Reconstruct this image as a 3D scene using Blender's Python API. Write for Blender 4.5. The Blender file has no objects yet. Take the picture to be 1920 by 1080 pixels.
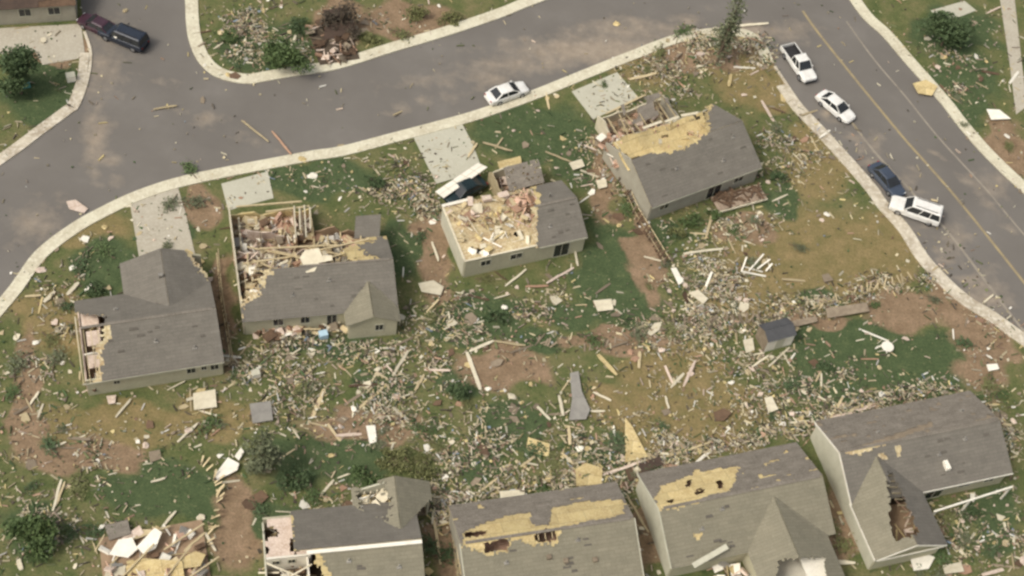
import bpy, bmesh, math, random
import numpy as np
from mathutils import Vector, Matrix
S = bpy.context.scene
COL = S.collection
# ------------------------------------------------------------------ camera, sky, sun, exposure
FPX, TH, RO, SC = 2700.0, math.radians(54), math.radians(10.5), 19.0
HGT = FPX*math.sin(TH)/SC
fw = np.array([0, math.cos(TH), -math.sin(TH)]); _r = np.array([1., 0, 0]); _u = np.array([0, math.sin(TH), math.cos(TH)])
CR = math.cos(RO)*_r + math.sin(RO)*_u
CU = -math.sin(RO)*_r + math.cos(RO)*_u
CC = np.array([0, -HGT/math.tan(TH), HGT])
cd = bpy.data.cameras.new("camera"); cam = bpy.data.objects.new("camera", cd); COL.objects.link(cam)
cd.sensor_width = 36; cd.lens = FPX/1920*36; cd.clip_start = 1; cd.clip_end = 6000
M = Matrix.Identity(4)
for i in range(3):
    M[i][0] = CR[i]; M[i][1] = CU[i]; M[i][2] = -fw[i]; M[i][3] = CC[i]
cam.matrix_world = M
S.camera = cam
SUN = Vector((-0.68, -0.52, 1.15)).normalized()
w = bpy.data.worlds.new("World"); S.world = w; w.use_nodes = True
nt = w.node_tree; bg = nt.nodes["Background"]
sky = nt.nodes.new("ShaderNodeTexSky"); sky.sky_type = 'NISHITA'; sky.sun_disc = False
sky.sun_elevation = math.asin(SUN.z); sky.sun_rotation = math.atan2(SUN.x, SUN.y)
sky.dust_density = 6; sky.air_density = 1.2; sky.ozone_density = 0.6
hs = nt.nodes.new("ShaderNodeHueSaturation"); hs.inputs["Saturation"].default_value = 0.5
nt.links.new(sky.outputs[0], hs.inputs["Color"]); nt.links.new(hs.outputs[0], bg.inputs[0]); bg.inputs[1].default_value = 0.15
sl = bpy.data.lights.new("sun", 'SUN'); sl.energy = 1.5; sl.angle = math.radians(16); sl.color = (1.0, 0.96, 0.88)
so = bpy.data.objects.new("sun", sl); COL.objects.link(so); so.rotation_euler = SUN.to_track_quat('Z', 'Y').to_euler()
S.view_settings.view_transform = 'Standard'; S.view_settings.look = 'None'; S.view_settings.gamma = 1
S.view_settings.exposure = 0.06
S.render.film_transparent = False
S.cycles.filter_width = 2.6

# ------------------------------------------------------------------ helpers
def P(x, y, z=0.0):
    """point of the place seen along a sight line at height z"""
    d = fw + (x-960)/FPX*CR + (540-y)/FPX*CU
    return CC + (z-CC[2])/d[2]*d
def PX(p):
    q = np.asarray(p, float)-CC; ww = q@fw
    return 960+FPX*(q@CR)/ww, 540-FPX*(q@CU)/ww
rnd = random.Random(7)
def inpoly(x, y, poly):
    c = False; j = len(poly)-1
    for i in range(len(poly)):
        xi, yi = poly[i]; xj, yj = poly[j]
        if (yi > y) != (yj > y) and x < (xj-xi)*(y-yi)/(yj-yi)+xi: c = not c
        j = i
    return c
def vnoise(x, y, s=0):
    return (math.sin(x*12.9898+y*78.233+s*3.7)*43758.5453) % 1.0
def snoise(x, y, s=0):
    xi, yi = math.floor(x), math.floor(y); fx, fy = x-xi, y-yi
    fx = fx*fx*(3-2*fx); fy = fy*fy*(3-2*fy)
    a, b = vnoise(xi, yi, s), vnoise(xi+1, yi, s); c, d = vnoise(xi, yi+1, s), vnoise(xi+1, yi+1, s)
    return (a*(1-fx)+b*fx)*(1-fy)+(c*(1-fx)+d*fx)*fy

def lin(c):
    return tuple(((v/255)/12.92 if v/255 <= .04045 else ((v/255+.055)/1.055)**2.4) for v in c)
MATS = {}
def mat(name, c1, c2=None, scale=1.5, rough=.85, c3=None, fine=14., bump=.15, metal=0., rand=0., spec=.3, stretch=None, course=None):
    """two or three real colours mixed by noise, in the object's own space"""
    if name in MATS: return MATS[name]
    m = bpy.data.materials.new(name); m.use_nodes = True; MATS[name] = m
    t = m.node_tree; b = t.nodes["Principled BSDF"]; N = t.nodes.new; Lk = t.links.new
    c2 = c2 or tuple(v*.75 for v in c1); c3 = c3 or tuple((a+b_)/2*1.12 for a, b_ in zip(c1, c2))
    tc = N("ShaderNodeTexCoord"); src = tc.outputs["Object"]
    if stretch:
        mp = N("ShaderNodeMapping"); mp.inputs["Scale"].default_value = stretch; Lk(src, mp.inputs[0]); src = mp.outputs[0]
    n1 = N("ShaderNodeTexNoise"); n1.inputs["Scale"].default_value = scale; n1.inputs["Detail"].default_value = 6; n1.inputs["Roughness"].default_value = .62
    n2 = N("ShaderNodeTexNoise"); n2.inputs["Scale"].default_value = fine; n2.inputs["Detail"].default_value = 3
    Lk(src, n1.inputs["Vector"]); Lk(src, n2.inputs["Vector"])
    r = N("ShaderNodeValToRGB"); e = r.color_ramp.elements
    e[0].position = .34; e[0].color = (*c2, 1); e[1].position = .66; e[1].color = (*c1, 1)
    Lk(n1.outputs[0], r.inputs[0])
    r2 = N("ShaderNodeValToRGB"); f = r2.color_ramp.elements; f[0].position = .45; f[0].color = (0, 0, 0, 1); f[1].position = .75; f[1].color = (1, 1, 1, 1)
    Lk(n2.outputs[0], r2.inputs[0])
    mx = N("ShaderNodeMix"); mx.data_type = 'RGBA'; Lk(r2.outputs[0], mx.inputs[0]); Lk(r.outputs[0], mx.inputs[6]); mx.inputs[7].default_value = (*c3, 1)
    out = mx.outputs[2]
    if course:                                   # shingle courses or sheathing panel joints: (width, row, joint, darkness)
        bk = N("ShaderNodeTexBrick"); bk.inputs["Scale"].default_value = 1; bk.inputs["Brick Width"].default_value = course[0]; bk.inputs["Row Height"].default_value = course[1]
        bk.inputs["Mortar Size"].default_value = course[2]; bk.inputs["Mortar Smooth"].default_value = .3; bk.inputs["Bias"].default_value = 0
        bk.inputs["Color1"].default_value = (1, 1, 1, 1); bk.inputs["Color2"].default_value = (1-course[3]*.55,)*3+(1,); bk.inputs["Mortar"].default_value = (1-course[3],)*3+(1,); Lk(tc.outputs["Object"], bk.inputs["Vector"])
        ml = N("ShaderNodeMix"); ml.data_type = 'RGBA'; ml.blend_type = 'MULTIPLY'; ml.inputs[0].default_value = 1; Lk(out, ml.inputs[6]); Lk(bk.outputs["Color"], ml.inputs[7]); out = ml.outputs[2]
    if rand:
        oi = N("ShaderNodeObjectInfo"); hv = N("ShaderNodeHueSaturation"); mr = N("ShaderNodeMapRange")
        mr.inputs[3].default_value = 1-rand; mr.inputs[4].default_value = 1+rand*.6
        Lk(oi.outputs["Random"], mr.inputs[0]); Lk(mr.outputs[0], hv.inputs["Value"]); Lk(out, hv.inputs["Color"]); out = hv.outputs[0]
    Lk(out, b.inputs["Base Color"]); b.inputs["Roughness"].default_value = rough; b.inputs["Metallic"].default_value = metal
    b.inputs["Specular IOR Level"].default_value = spec
    if bump:
        bp = N("ShaderNodeBump"); bp.inputs["Strength"].default_value = bump; bp.inputs["Distance"].default_value = .05
        Lk(n2.outputs[0], bp.inputs["Height"]); Lk(bp.outputs[0], b.inputs["Normal"])
    return m
def tag(o, label=None, cat=None, group=None, kind=None):
    if label: o["label"] = label
    if cat: o["category"] = cat
    if group: o["group"] = group
    if kind: o["kind"] = kind
    return o
def empty(name, loc, rz=0.):
    o = bpy.data.objects.new(name, None); COL.objects.link(o); o.location = loc; o.rotation_euler = (0, 0, rz); o.empty_display_size = .5
    return o
def link(name, me, m, parent=None):
    o = bpy.data.objects.new(name, me); COL.objects.link(o)
    for x in (m if isinstance(m, (list, tuple)) else [m]): me.materials.append(x)
    if parent is not None: o.parent = parent
    return o
class MB:
    """collects faces and links them as ONE mesh object"""
    def __init__(s): s.v = []; s.f = []; s.mi = []
    def add(s, vs, fs, k=0):
        n = len(s.v); s.v += [tuple(map(float, v)) for v in vs]
        for f in fs: s.f.append(tuple(i+n for i in f)); s.mi.append(k)
        return s
    def box(s, a, b, k=0, T=None):
        (x0, y0, z0), (x1, y1, z1) = a, b
        vs = [(x0, y0, z0), (x1, y0, z0), (x1, y1, z0), (x0, y1, z0), (x0, y0, z1), (x1, y0, z1), (x1, y1, z1), (x0, y1, z1)]
        if T is not None: vs = [tuple(T @ Vector(v)) for v in vs]
        return s.add(vs, [(0, 3, 2, 1), (4, 5, 6, 7), (0, 1, 5, 4), (1, 2, 6, 5), (2, 3, 7, 6), (3, 0, 4, 7)], k)
    def bar(s, p, q, wd, ht=None, k=0):
        p, q = Vector(p), Vector(q); d = (q-p); L = d.length
        if L < 1e-6: return s
        T = Matrix.Translation(p) @ d.to_track_quat('X', 'Z').to_matrix().to_4x4(); ht = ht or wd
        return s.box((0, -wd/2, -ht/2), (L, wd/2, ht/2), k, T)
    def prism(s, poly, z0, z1, k=0):
        """poly: (x,y) ring, counter-clockwise or not"""
        n = len(poly); ar = sum(poly[i][0]*poly[(i+1) % n][1]-poly[(i+1) % n][0]*poly[i][1] for i in range(n))
        if ar < 0: poly = poly[::-1]
        vs = [(x, y, z0) for x, y in poly]+[(x, y, z1) for x, y in poly]
        return s.add(vs, [tuple(range(n))[::-1], tuple(range(n, 2*n))]+[(i, (i+1) % n, n+(i+1) % n, n+i) for i in range(n)], k)
    def tube(s, pts, rad, sides=7, k=0):
        rings = []
        for i, p in enumerate(pts):
            p = Vector(p); d = Vector(pts[min(i+1, len(pts)-1)])-Vector(pts[max(i-1, 0)]); q = d.to_track_quat('Z', 'Y')
            r = rad[i] if isinstance(rad, (list, tuple)) else rad
            rings.append([p+q @ Vector((r*math.cos(6.2832*j/sides), r*math.sin(6.2832*j/sides), 0)) for j in range(sides)])
        return s.loft(rings, k)
    def loft(s, rings, k=0):
        n = len(rings[0]); vs = [v for r in rings for v in r]; fs = []
        for i in range(len(rings)-1):
            for j in range(n): fs.append((i*n+j, i*n+(j+1) % n, (i+1)*n+(j+1) % n, (i+1)*n+j))
        fs.append(tuple(range(n))[::-1]); fs.append(tuple(range((len(rings)-1)*n, len(rings)*n)))
        return s.add(vs, fs, k)
    def mesh(s, name):
        me = bpy.data.meshes.new(name); me.from_pydata(s.v, [], s.f)
        me.polygons.foreach_set("material_index", s.mi); me.update(); return me
    def build(s, name, m, parent=None, smooth=False):
        me = s.mesh(name)
        if smooth: me.polygons.foreach_set("use_smooth", [True]*len(me.polygons))
        return link(name, me, m, parent)

# ------------------------------------------------------------------ materials
C_ROOF = mat("shingles", (.180, .162, .131), (.146, .132, .107), scale=.55, c3=(.200, .182, .150), fine=9, bump=.35, rough=.95, course=(.95, .3, .022, .22))
C_ROOF2 = mat("shingles_green_grey", (.235, .212, .148), (.195, .178, .124), scale=.55, c3=(.26, .235, .17), fine=9, bump=.35, rough=.95, course=(.95, .3, .022, .22))
C_ROOFW = mat("weathered_shingles", (.215, .188, .15), (.14, .122, .096), scale=.9, c3=(.29, .255, .205), fine=6, bump=.4, rough=.95, stretch=(1, 2.5, 1), course=(.95, .3, .022, .22))
C_BROOF = mat("brown_shingles", (.09, .06, .042), (.05, .035, .027), scale=.8, fine=8, bump=.4)
C_OSB = mat("oriented_strand_board", (.62, .49, .23), (.46, .34, .15), scale=.9, c3=(.70, .58, .33), fine=7, bump=.1, rand=.15, course=(2.44, 1.22, .03, .38))
C_OSBW = mat("worn_sheathing", (.60, .49, .27), (.38, .26, .13), scale=.7, c3=(.72, .64, .44), fine=5, bump=.2, rand=.1, course=(2.44, 1.22, .03, .38))
C_WOOD = mat("pale_lumber", (.52, .43, .26), (.38, .30, .17), scale=2, fine=20, rand=.3)
C_WOODW = mat("whitish_lumber", (.64, .58, .43), (.50, .44, .31), scale=2, fine=16, rand=.18)
C_WOODG = mat("grey_weathered_wood", (.27, .22, .15), (.17, .13, .09), scale=2, fine=16, rand=.25)
C_WOODB = mat("dark_splintered_wood", (.16, .10, .06), (.08, .05, .03), scale=2, fine=16, rand=.3)
C_ORNG = mat("reddish_wood", (.40, .25, .16), (.28, .17, .11), scale=2, fine=12, rand=.25)
C_WHITE = mat("white_panel", (.80, .76, .64), (.66, .61, .50), scale=1.2, fine=10, bump=.05, rand=.1)
C_PINK = mat("plaster", (.62, .50, .40), (.48, .36, .27), scale=1.1, c3=(.70, .60, .50), fine=6, bump=.1, rand=.15)
C_SIDE = mat("tan_siding", (.44, .41, .28), (.37, .34, .235), scale=.7, c3=(.48, .45, .32), fine=9, bump=.1)
C_SIDEG = mat("grey_siding", (.36, .335, .26), (.29, .265, .205), scale=.7, fine=9, bump=.1)
C_FASC = mat("pale_trim", (.50, .48, .37), (.42, .40, .30), scale=1, fine=9, bump=.05)
C_GLASS = mat("dark_glass", (.03, .035, .035), (.02, .02, .022), rough=.12, bump=0, spec=.5)
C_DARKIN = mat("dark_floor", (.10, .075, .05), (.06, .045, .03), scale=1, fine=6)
C_CARP = mat("carpet", (.34, .24, .15), (.22, .15, .09), scale=.8, fine=6)
C_CONC = mat("concrete", (.455, .435, .335), (.405, .385, .295), scale=.35, c3=(.48, .46, .36), fine=5, bump=.1)
C_CONC2 = mat("worn_concrete", (.42, .38, .295), (.35, .31, .235), scale=.4, c3=(.46, .42, .33), fine=4, bump=.1)
C_INSUL = mat("insulation", (.60, .40, .30), (.45, .28, .18), scale=3, fine=10, bump=.5, rand=.3)
C_METAL = mat("grey_sheet_metal", (.34, .32, .27), (.25, .23, .20), scale=1, fine=6, rough=.5, metal=.2, rand=.2)
C_TYRE = mat("tyre_rubber", (.02, .02, .02), (.013, .013, .013), rough=.9)
C_RIM = mat("rim_metal", (.45, .45, .45), (.35, .35, .35), rough=.35, metal=.8, bump=0)
C_LAMP = mat("lamp_glass", (.7, .7, .66), (.6, .6, .56), rough=.15, bump=0)
C_TAIL = mat("tail_lamp", (.35, .02, .02), (.25, .015, .015), rough=.2, bump=0)
C_BARK = mat("bark", (.15, .11, .075), (.08, .06, .04), scale=3, fine=14, bump=.5)
C_TRIMB = mat("black_plastic", (.025, .025, .027), (.018, .018, .02), rough=.6)
C_BED = mat("bed_liner", (.035, .033, .033), (.02, .02, .02), rough=.8)
C_PWHITE = mat("white_car_paint", (.76, .75, .70), (.60, .57, .50), scale=1.2, rough=.3, bump=0, spec=.5, c3=(.76, .74, .68), fine=2)
C_PDARK = mat("black_car_paint", (.022, .028, .04), (.015, .02, .03), scale=1, rough=.2, bump=0, spec=.6)
C_PNAVY = mat("slate_car_paint", (.05, .065, .09), (.04, .05, .07), scale=1, rough=.25, bump=0, spec=.6)
C_PGREEN = mat("dark_green_car_paint", (.012, .024, .024), (.008, .017, .018), scale=1, rough=.25, bump=0, spec=.5)
C_PMAROON = mat("maroon_car_paint", (.055, .024, .034), (.04, .018, .026), scale=1, rough=.3, bump=0, spec=.5)
def leafmat(name, a, b): return mat(name, a, b, scale=.9, fine=4, bump=0, rough=.7)
L_DARK = leafmat("dark_leaves", (.085, .120, .05), (.05, .08, .032))
L_BROWN = leafmat("withered_leaves", (.10, .08, .055), (.06, .048, .034))
L_MID = leafmat("mid_leaves", (.105, .145, .05), (.06, .095, .032))
L_OLIVE = leafmat("olive_leaves", (.19, .19, .075), (.11, .12, .045))
L_GREY = leafmat("grey_green_leaves", (.16, .17, .095), (.10, .115, .06))

# ------------------------------------------------------------------ ground
LUSH = [(200,500,60,55),(590,335,120,38),(745,470,38,60),(1000,250,115,55),(1155,520,85,100),(1200,580,50,50),(930,595,70,45),(310,920,115,58),
        (1590,655,120,62),(1710,685,130,66),(1560,720,90,40),(80,170,80,65),(500,90,100,50),(1790,60,90,50),(1810,160,70,70),(1860,970,60,70),(560,880,60,35),
        (960,800,70,50),(900,860,50,50),(1465,372,38,32),(60,990,60,60),(500,980,80,40),(1080,300,50,50),(1850,560,0.1,0.1),(60,560,0.1,0.1),(860,720,40,25),(620,860,120,50),(640,650,80,28),(720,720,50,30),(560,640,40,24),(850,620,40,30),(1080,590,60,25),(1010,640,60,18),(240,560,40,30),(1130,850,40,25),(1530,560,40,20),(350,440,20,50),(1240,440,50,25)]
DRY = [(1520,490,190,100),(1420,560,110,45),(1530,300,60,80),(100,600,70,60),(160,430,90,35),(1260,700,110,60),(1350,770,120,50),(1300,830,120,35),
       (220,800,160,50),(390,780,90,40),(1660,470,70,70),(1200,120,60,40),(1420,150,80,60),(1180,760,80,50)]
DIRT = [(945,690,85,42),(1690,580,75,38),(440,980,48,90),(50,740,30,130),(815,480,38,95),(1135,330,30,95),(1200,460,24,90),(425,620,24,80),(413,545,22,80),(1230,520,24,60),
        (1310,90,120,45),(760,40,110,35),(1880,280,45,60),(1850,650,60,90),(150,855,130,30),(835,1000,30,90),(1215,1000,28,80),(1580,960,50,90),
        (690,800,120,30),(380,390,30,40),(640,45,50,50),(1790,560,40,60),(1160,640,120,22),(90,90,90,30),(1390,430,60,30),(1500,600,100,14)]
def axis(lo, hi, step, far, n):
    core = list(np.arange(lo, hi+1e-6, step)); t = np.linspace(0, 1, n+1)[1:]
    return np.array([lo-far*v**2.2 for v in t][::-1]+core+[hi+far*v**2.2 for v in t])
gx, gy = axis(-76, 84, .45, 2600, 16), axis(-52, 84, .45, 2600, 16)
X, Y = np.meshgrid(gx, gy); nv = X.size
me = bpy.data.meshes.new("ground"); nxg, nyg = len(gx), len(gy)
co = np.stack([X.ravel(), Y.ravel(), np.zeros(nv)], 1); me.vertices.add(nv); me.vertices.foreach_set("co", co.ravel())
ii, jj = np.meshgrid(np.arange(nxg-1), np.arange(nyg-1)); a = (jj*nxg+ii).ravel()
q = np.stack([a, a+1, a+1+nxg, a+nxg], 1).astype(np.int32); nf = len(q)
me.loops.add(nf*4); me.loops.foreach_set("vertex_index", q.ravel()); me.polygons.add(nf)
me.polygons.foreach_set("loop_start", np.arange(0, nf*4, 4, dtype=np.int32)); me.update(); me.validate()
rel = co-CC; dep = np.maximum(rel@fw, 5); vx = 960+FPX*(rel@CR)/dep; vy = 540-FPX*(rel@CU)/dep
wob = 22*np.sin(co[:, 0]*.9+1.3*np.sin(co[:, 1]*.7))+14*np.sin(co[:, 1]*1.7+co[:, 0]*.6)
def blobs(L):
    s = np.zeros(nv)
    for bx, by, rx, ry in L:
        d = ((vx+wob*.5-bx)/rx)**2+((vy+wob*.35-by)/ry)**2
        s = np.maximum(s, np.clip(1.45-d*.95, 0, 1)*(dep > 20))
    return s
for nm, L in (("lush", LUSH), ("dry", DRY), ("dirt", DIRT)):
    at = me.attributes.new(nm, 'FLOAT', 'POINT'); at.data.foreach_set("value", blobs(L).astype(np.float32))
gm = bpy.data.materials.new("storm_littered_grass"); gm.use_nodes = True
t = gm.node_tree; b = t.nodes["Principled BSDF"]; N = t.nodes.new; Lk = t.links.new
tc = N("ShaderNodeTexCoord")
def noise(sc, det=5, rg=.6):
    n = N("ShaderNodeTexNoise"); n.inputs["Scale"].default_value = sc; n.inputs["Detail"].default_value = det; n.inputs["Roughness"].default_value = rg
    Lk(tc.outputs["Object"], n.inputs["Vector"]); return n.outputs[0]
def ramp(src, stops):
    r = N("ShaderNodeValToRGB"); r.color_ramp.elements[0].position = stops[0][0]; r.color_ramp.elements[0].color = (*stops[0][1], 1)
    r.color_ramp.elements[1].position = stops[-1][0]; r.color_ramp.elements[1].color = (*stops[-1][1], 1)
    for p_, c_ in stops[1:-1]: e = r.color_ramp.elements.new(p_); e.color = (*c_, 1)
    Lk(src, r.inputs[0]); return r.outputs[0]
def mixc(f, x, y):
    m = N("ShaderNodeMix"); m.data_type = 'RGBA'; Lk(f, m.inputs[0]); Lk(x, m.inputs[6]); Lk(y, m.inputs[7]); return m.outputs[2]
def fac(nm, sc, lo=.25, hi=.75):
    at = N("ShaderNodeAttribute"); at.attribute_name = nm; n = noise(sc, 6, .7)
    m1 = N("ShaderNodeMath"); m1.operation = 'MULTIPLY_ADD'; Lk(n, m1.inputs[0]); m1.inputs[1].default_value = 1.1; m1.inputs[2].default_value = -.55
    m2 = N("ShaderNodeMath"); m2.operation = 'ADD'; Lk(m1.outputs[0], m2.inputs[0]); Lk(at.outputs["Fac"], m2.inputs[1])
    mr = N("ShaderNodeMapRange"); mr.inputs[1].default_value = lo; mr.inputs[2].default_value = hi; Lk(m2.outputs[0], mr.inputs[0]); return mr.outputs[0]
base = ramp(noise(.35, 8, .7), [(.32, (.06, .085, .03)), (.47, (.105, .118, .046)), (.60, (.15, .14, .064)), (.74, (.20, .16, .085))])
lush = ramp(noise(.8, 6, .65), [(.3, (.052, .074, .033)), (.55, (.07, .096, .043)), (.75, (.098, .12, .054))])
dry = ramp(noise(.6, 7, .7), [(.3, (.135, .125, .05)), (.5, (.20, .158, .072)), (.7, (.255, .19, .095))])
dirt = ramp(noise(.7, 7, .7), [(.3, (.17, .115, .07)), (.5, (.225, .158, .098)), (.75, (.31, .215, .14))])
c = mixc(fac("dry", .5), base, dry); c = mixc(fac("lush", .45), c, lush); c = mixc(fac("dirt", .6, .3, .7), c, dirt)
fleck = ramp(noise(3.2, 4, .7), [(.60, (0, 0, 0)), (.74, (.75, .75, .75))])
straw = N("ShaderNodeRGB"); straw.outputs[0].default_value = (.30, .25, .14, 1)
c = mixc(fleck, c, straw.outputs[0])
sp = ramp(noise(4.5, 5, .8), [(.33, (.62, .64, .60)), (.5, (1, 1, 1)), (.68, (1.32, 1.28, 1.2))]); mm_ = N("ShaderNodeMix"); mm_.data_type = 'RGBA'; mm_.blend_type = 'MULTIPLY'; mm_.inputs[0].default_value = 1; Lk(c, mm_.inputs[6]); Lk(sp, mm_.inputs[7]); c = mm_.outputs[2]
Lk(c, b.inputs["Base Color"]); b.inputs["Roughness"].default_value = .95; b.inputs["Specular IOR Level"].default_value = .1
bp = N("ShaderNodeBump"); bp.inputs["Strength"].default_value = .5; bp.inputs["Distance"].default_value = .12; Lk(noise(5, 5, .7), bp.inputs["Height"]); Lk(bp.outputs[0], b.inputs["Normal"])
tag(link("ground", me, gm), kind="structure")

# ------------------------------------------------------------------ roads
SOUTH = [(-190,1040),(-120,790),(-60,640),(20,537),(67,473),(133,422),(190,390),(250,362),(327,336),(423,315),(507,299),(587,284),(640,276),(740,250),(827,227),(900,206),(993,173),(1073,141),(1173,101),(1267,66),(1343,54),(1400,58),(1432,82),(1450,118)]
WESTK = [(1453,125),(1475,158),(1503,198),(1543,240),(1583,284),(1612,316),(1645,355),(1662,380),(1704,427),(1738,480),(1784,530),(1824,563),(1864,587),(1950,650),(2060,740),(2330,1000)]
EASTK = [(2360,790),(2080,520),(1960,400),(1885,330),(1835,280),(1795,233),(1770,200),(1736,160),(1696,115),(1656,68),(1625,40),(1603,13),(1560,-50),(1480,-160),(1290,-440)]
NORTH = [(1110,-440),(1265,-150),(1160,-50),(1090,-25),(997,10),(940,33),(840,67),(740,97),(633,130),(550,143),(500,152),(460,157),(407,145),(374,118),(356,80),(350,45),(348,0),(344,-120),(330,-480)]
WEST = [(130,-480),(150,-120),(152,10),(160,60),(172,100),(166,150),(148,200),(133,213),(83,250),(20,297),(-80,360),(-420,560)]
def xy(p, z=0): q = P(p[0], p[1], z); return (q[0], q[1])
ring = [xy(p) for p in SOUTH+WESTK+EASTK+NORTH+WEST]
rb = bmesh.new()
from mathutils.geometry import tessellate_polygon
rv = [rb.verts.new((x, y, .006)) for x, y in ring]
for tri in tessellate_polygon([[Vector((x, y, 0)) for x, y in ring]]): rb.faces.new([rv[i] for i in tri])
for ax in (0, 1):
    lo = min(p[ax] for p in ring); hi = max(p[ax] for p in ring)
    for v in np.arange(lo+1, hi, 1.0 if ax else 1.2):
        n_ = [0, 0, 0]; n_[ax] = 1; c_ = [0, 0, 0]; c_[ax] = float(v)
        bmesh.ops.bisect_plane(rb, geom=rb.verts[:]+rb.edges[:]+rb.faces[:], plane_co=c_, plane_no=n_, dist=1e-4)
bmesh.ops.recalc_face_normals(rb, faces=rb.faces[:])
rb.normal_update(); bmesh.ops.reverse_faces(rb, faces=[f_ for f_ in rb.faces if f_.normal.z < 0])
rm = bpy.data.meshes.new("road"); rb.to_mesh(rm); rb.free()
DUST = [(1120,95,190,28,.9),(950,125,120,18,.6),(800,150,120,15,.4),(180,260,25,80,.75),(190,130,60,60,.55),(390,225,40,20,.5),(60,420,60,60,.5),(330,205,40,15,.3),(1180,60,120,30,.6),
        (1640,270,18,30,.6),(1700,340,20,30,.55),(1790,450,30,60,.5),(1850,560,50,60,.6),(1860,350,40,50,.5),(1480,60,60,30,.5),(1400,60,60,20,.8),(210,60,60,50,.4)]
for (x0_, y0_), (x1_, y1_), w_, k_ in (((700,215),(1290,40),22,.55),((860,150),(1280,70),16,.75),((960,80),(1330,20),14,.6),((640,190),(900,120),10,.45),((330,215),(520,280),14,.5),((175,180),(215,330),22,.7),((30,470),(130,360),16,.55),((1560,215),(1900,640),11,.7),((1640,250),(1880,520),7,.5),((1760,290),(1900,430),12,.55),((1500,90),(1560,190),10,.4),((200,110),(330,170),14,.45)):
    n_ = int(math.hypot(x1_-x0_, y1_-y0_)/18)
    for i in range(n_+1):
        if vnoise(i, x0_*.01) < .25: continue
        t_ = i/n_; DUST.append((x0_+(x1_-x0_)*t_+14*(vnoise(i, 3)-.5), y0_+(y1_-y0_)*t_+w_*(vnoise(i, 7)-.5), 24, w_*(.35+.5*vnoise(i, 5)), k_*(.5+.7*vnoise(i, 9))))
dv = []
for v in rm.vertices:
    x_, y_ = PX(v.co); s_ = 0
    for bx, by, rx, ry, k in DUST:
        s_ = max(s_, k*math.exp(-(((x_-bx)/rx)**2+((y_-by)/ry)**2)))
    dv.append(s_)
rm.attributes.new("dust", 'FLOAT', 'POINT').data.foreach_set("value", dv)
am = bpy.data.materials.new("dusty_asphalt"); am.use_nodes = True
t = am.node_tree; b = t.nodes["Principled BSDF"]; N = t.nodes.new; Lk = t.links.new; tc = N("ShaderNodeTexCoord")
asp = ramp(noise(.12, 9, .62), [(.35, (.140, .127, .110)), (.55, (.157, .143, .124)), (.72, (.182, .166, .145))])
dst = ramp(noise(.9, 6, .7), [(.3, (.22, .18, .135)), (.6, (.30, .25, .19)), (.8, (.36, .30, .23))])
c = mixc(fac("dust", .5, .22, .75), asp, dst)
Lk(c, b.inputs["Base Color"]); b.inputs["Roughness"].default_value = .9; b.inputs["Specular IOR Level"].default_value = .2
bp = N("ShaderNodeBump"); bp.inputs["Strength"].default_value = .25; bp.inputs["Distance"].default_value = .03; Lk(noise(9, 4, .6), bp.inputs["Height"]); Lk(bp.outputs[0], b.inputs["Normal"])
tag(link("road", rm, am), kind="structure")
def smooth(pts, n=4):
    out = []
    for i in range(len(pts)-1):
        p0, p1, p2, p3 = (np.array(pts[max(0, min(len(pts)-1, k))]) for k in (i-1, i, i+1, i+2))
        for s_ in range(n):
            t_ = s_/n
            out.append(tuple(.5*((2*p1)+(p2-p0)*t_+(2*p0-5*p1+4*p2-p3)*t_**2+(3*p1-p0-3*p2+p3)*t_**3)))
    return out+[pts[-1]]
def ribbon(name, pts, w0, w1, z0, z1, m, kind="structure", crumble=0):
    """raised strip along a line on the ground, from offset w0 to w1 to its left"""
    g = smooth([xy(p) for p in pts]); L_, R_ = [], []
    for i, p in enumerate(g):
        a_, b_ = np.array(g[max(i-1, 0)]), np.array(g[min(i+1, len(g)-1)]); d = (b_-a_)/np.linalg.norm(b_-a_); n_ = np.array([-d[1], d[0]])
        j = crumble*(snoise(i*.7, 3)-.5)
        L_.append(np.array(p)+n_*(w1+j)); R_.append(np.array(p)+n_*(w0+j))
    mb = MB(); n_ = len(g); vs = [(*p, z0) for p in R_]+[(*p, z0) for p in L_]+[(*p, z1) for p in R_]+[(*p, z1) for p in L_]; fs = []
    for i in range(n_-1):
        fs += [(2*n_+i, 2*n_+i+1, 3*n_+i+1, 3*n_+i), (i, i+1, 2*n_+i+1, 2*n_+i), (n_+i+1, n_+i, 3*n_+i, 3*n_+i+1)]
    fs += [(0, 2*n_, 3*n_, n_), (n_-1, 2*n_-1, 4*n_-1, 3*n_-1)]
    mb.add(vs, fs)
    return tag(mb.build(name, m), kind=kind)
C_WALK = mat("pavement_concrete", (.60, .56, .41), (.46, .41, .29), scale=.45, c3=(.66, .62, .48), fine=4, bump=.1)
C_WALKD = mat("dirty_pavement", (.56, .50, .38), (.31, .255, .18), scale=.35, c3=(.64, .59, .48), fine=3, bump=.15)
ribbon("kerb", SOUTH, -.22, .06, 0, .13, C_WALK)
ribbon("pavement", SOUTH, -1.25, -.222, 0, .12, C_WALK)
ribbon("kerb", WESTK, -.2, .1, 0, .13, C_WALKD)
ribbon("pavement", WESTK[1:], -1.35, -.202, 0, .12, C_WALKD)
ribbon("kerb", EASTK, -.2, .1, 0, .13, C_WALK)
ribbon("pavement", EASTK, -1.3, -.202, 0, .12, C_WALK)
ribbon("kerb", NORTH, -.25, .05, 0, .13, C_WALK)
ribbon("pavement", NORTH, -1.35, -.252, 0, .12, C_WALK)
ribbon("kerb", WEST[3:], -.25, .05, 0, .12, C_WALKD)
ribbon("pavement", WEST[4:], -1.2, -.252, 0, .11, C_WALKD)
C_YEL = mat("faded_yellow_paint", (.34, .27, .14), (.21, .17, .11), scale=.8, fine=5, bump=0)
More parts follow.
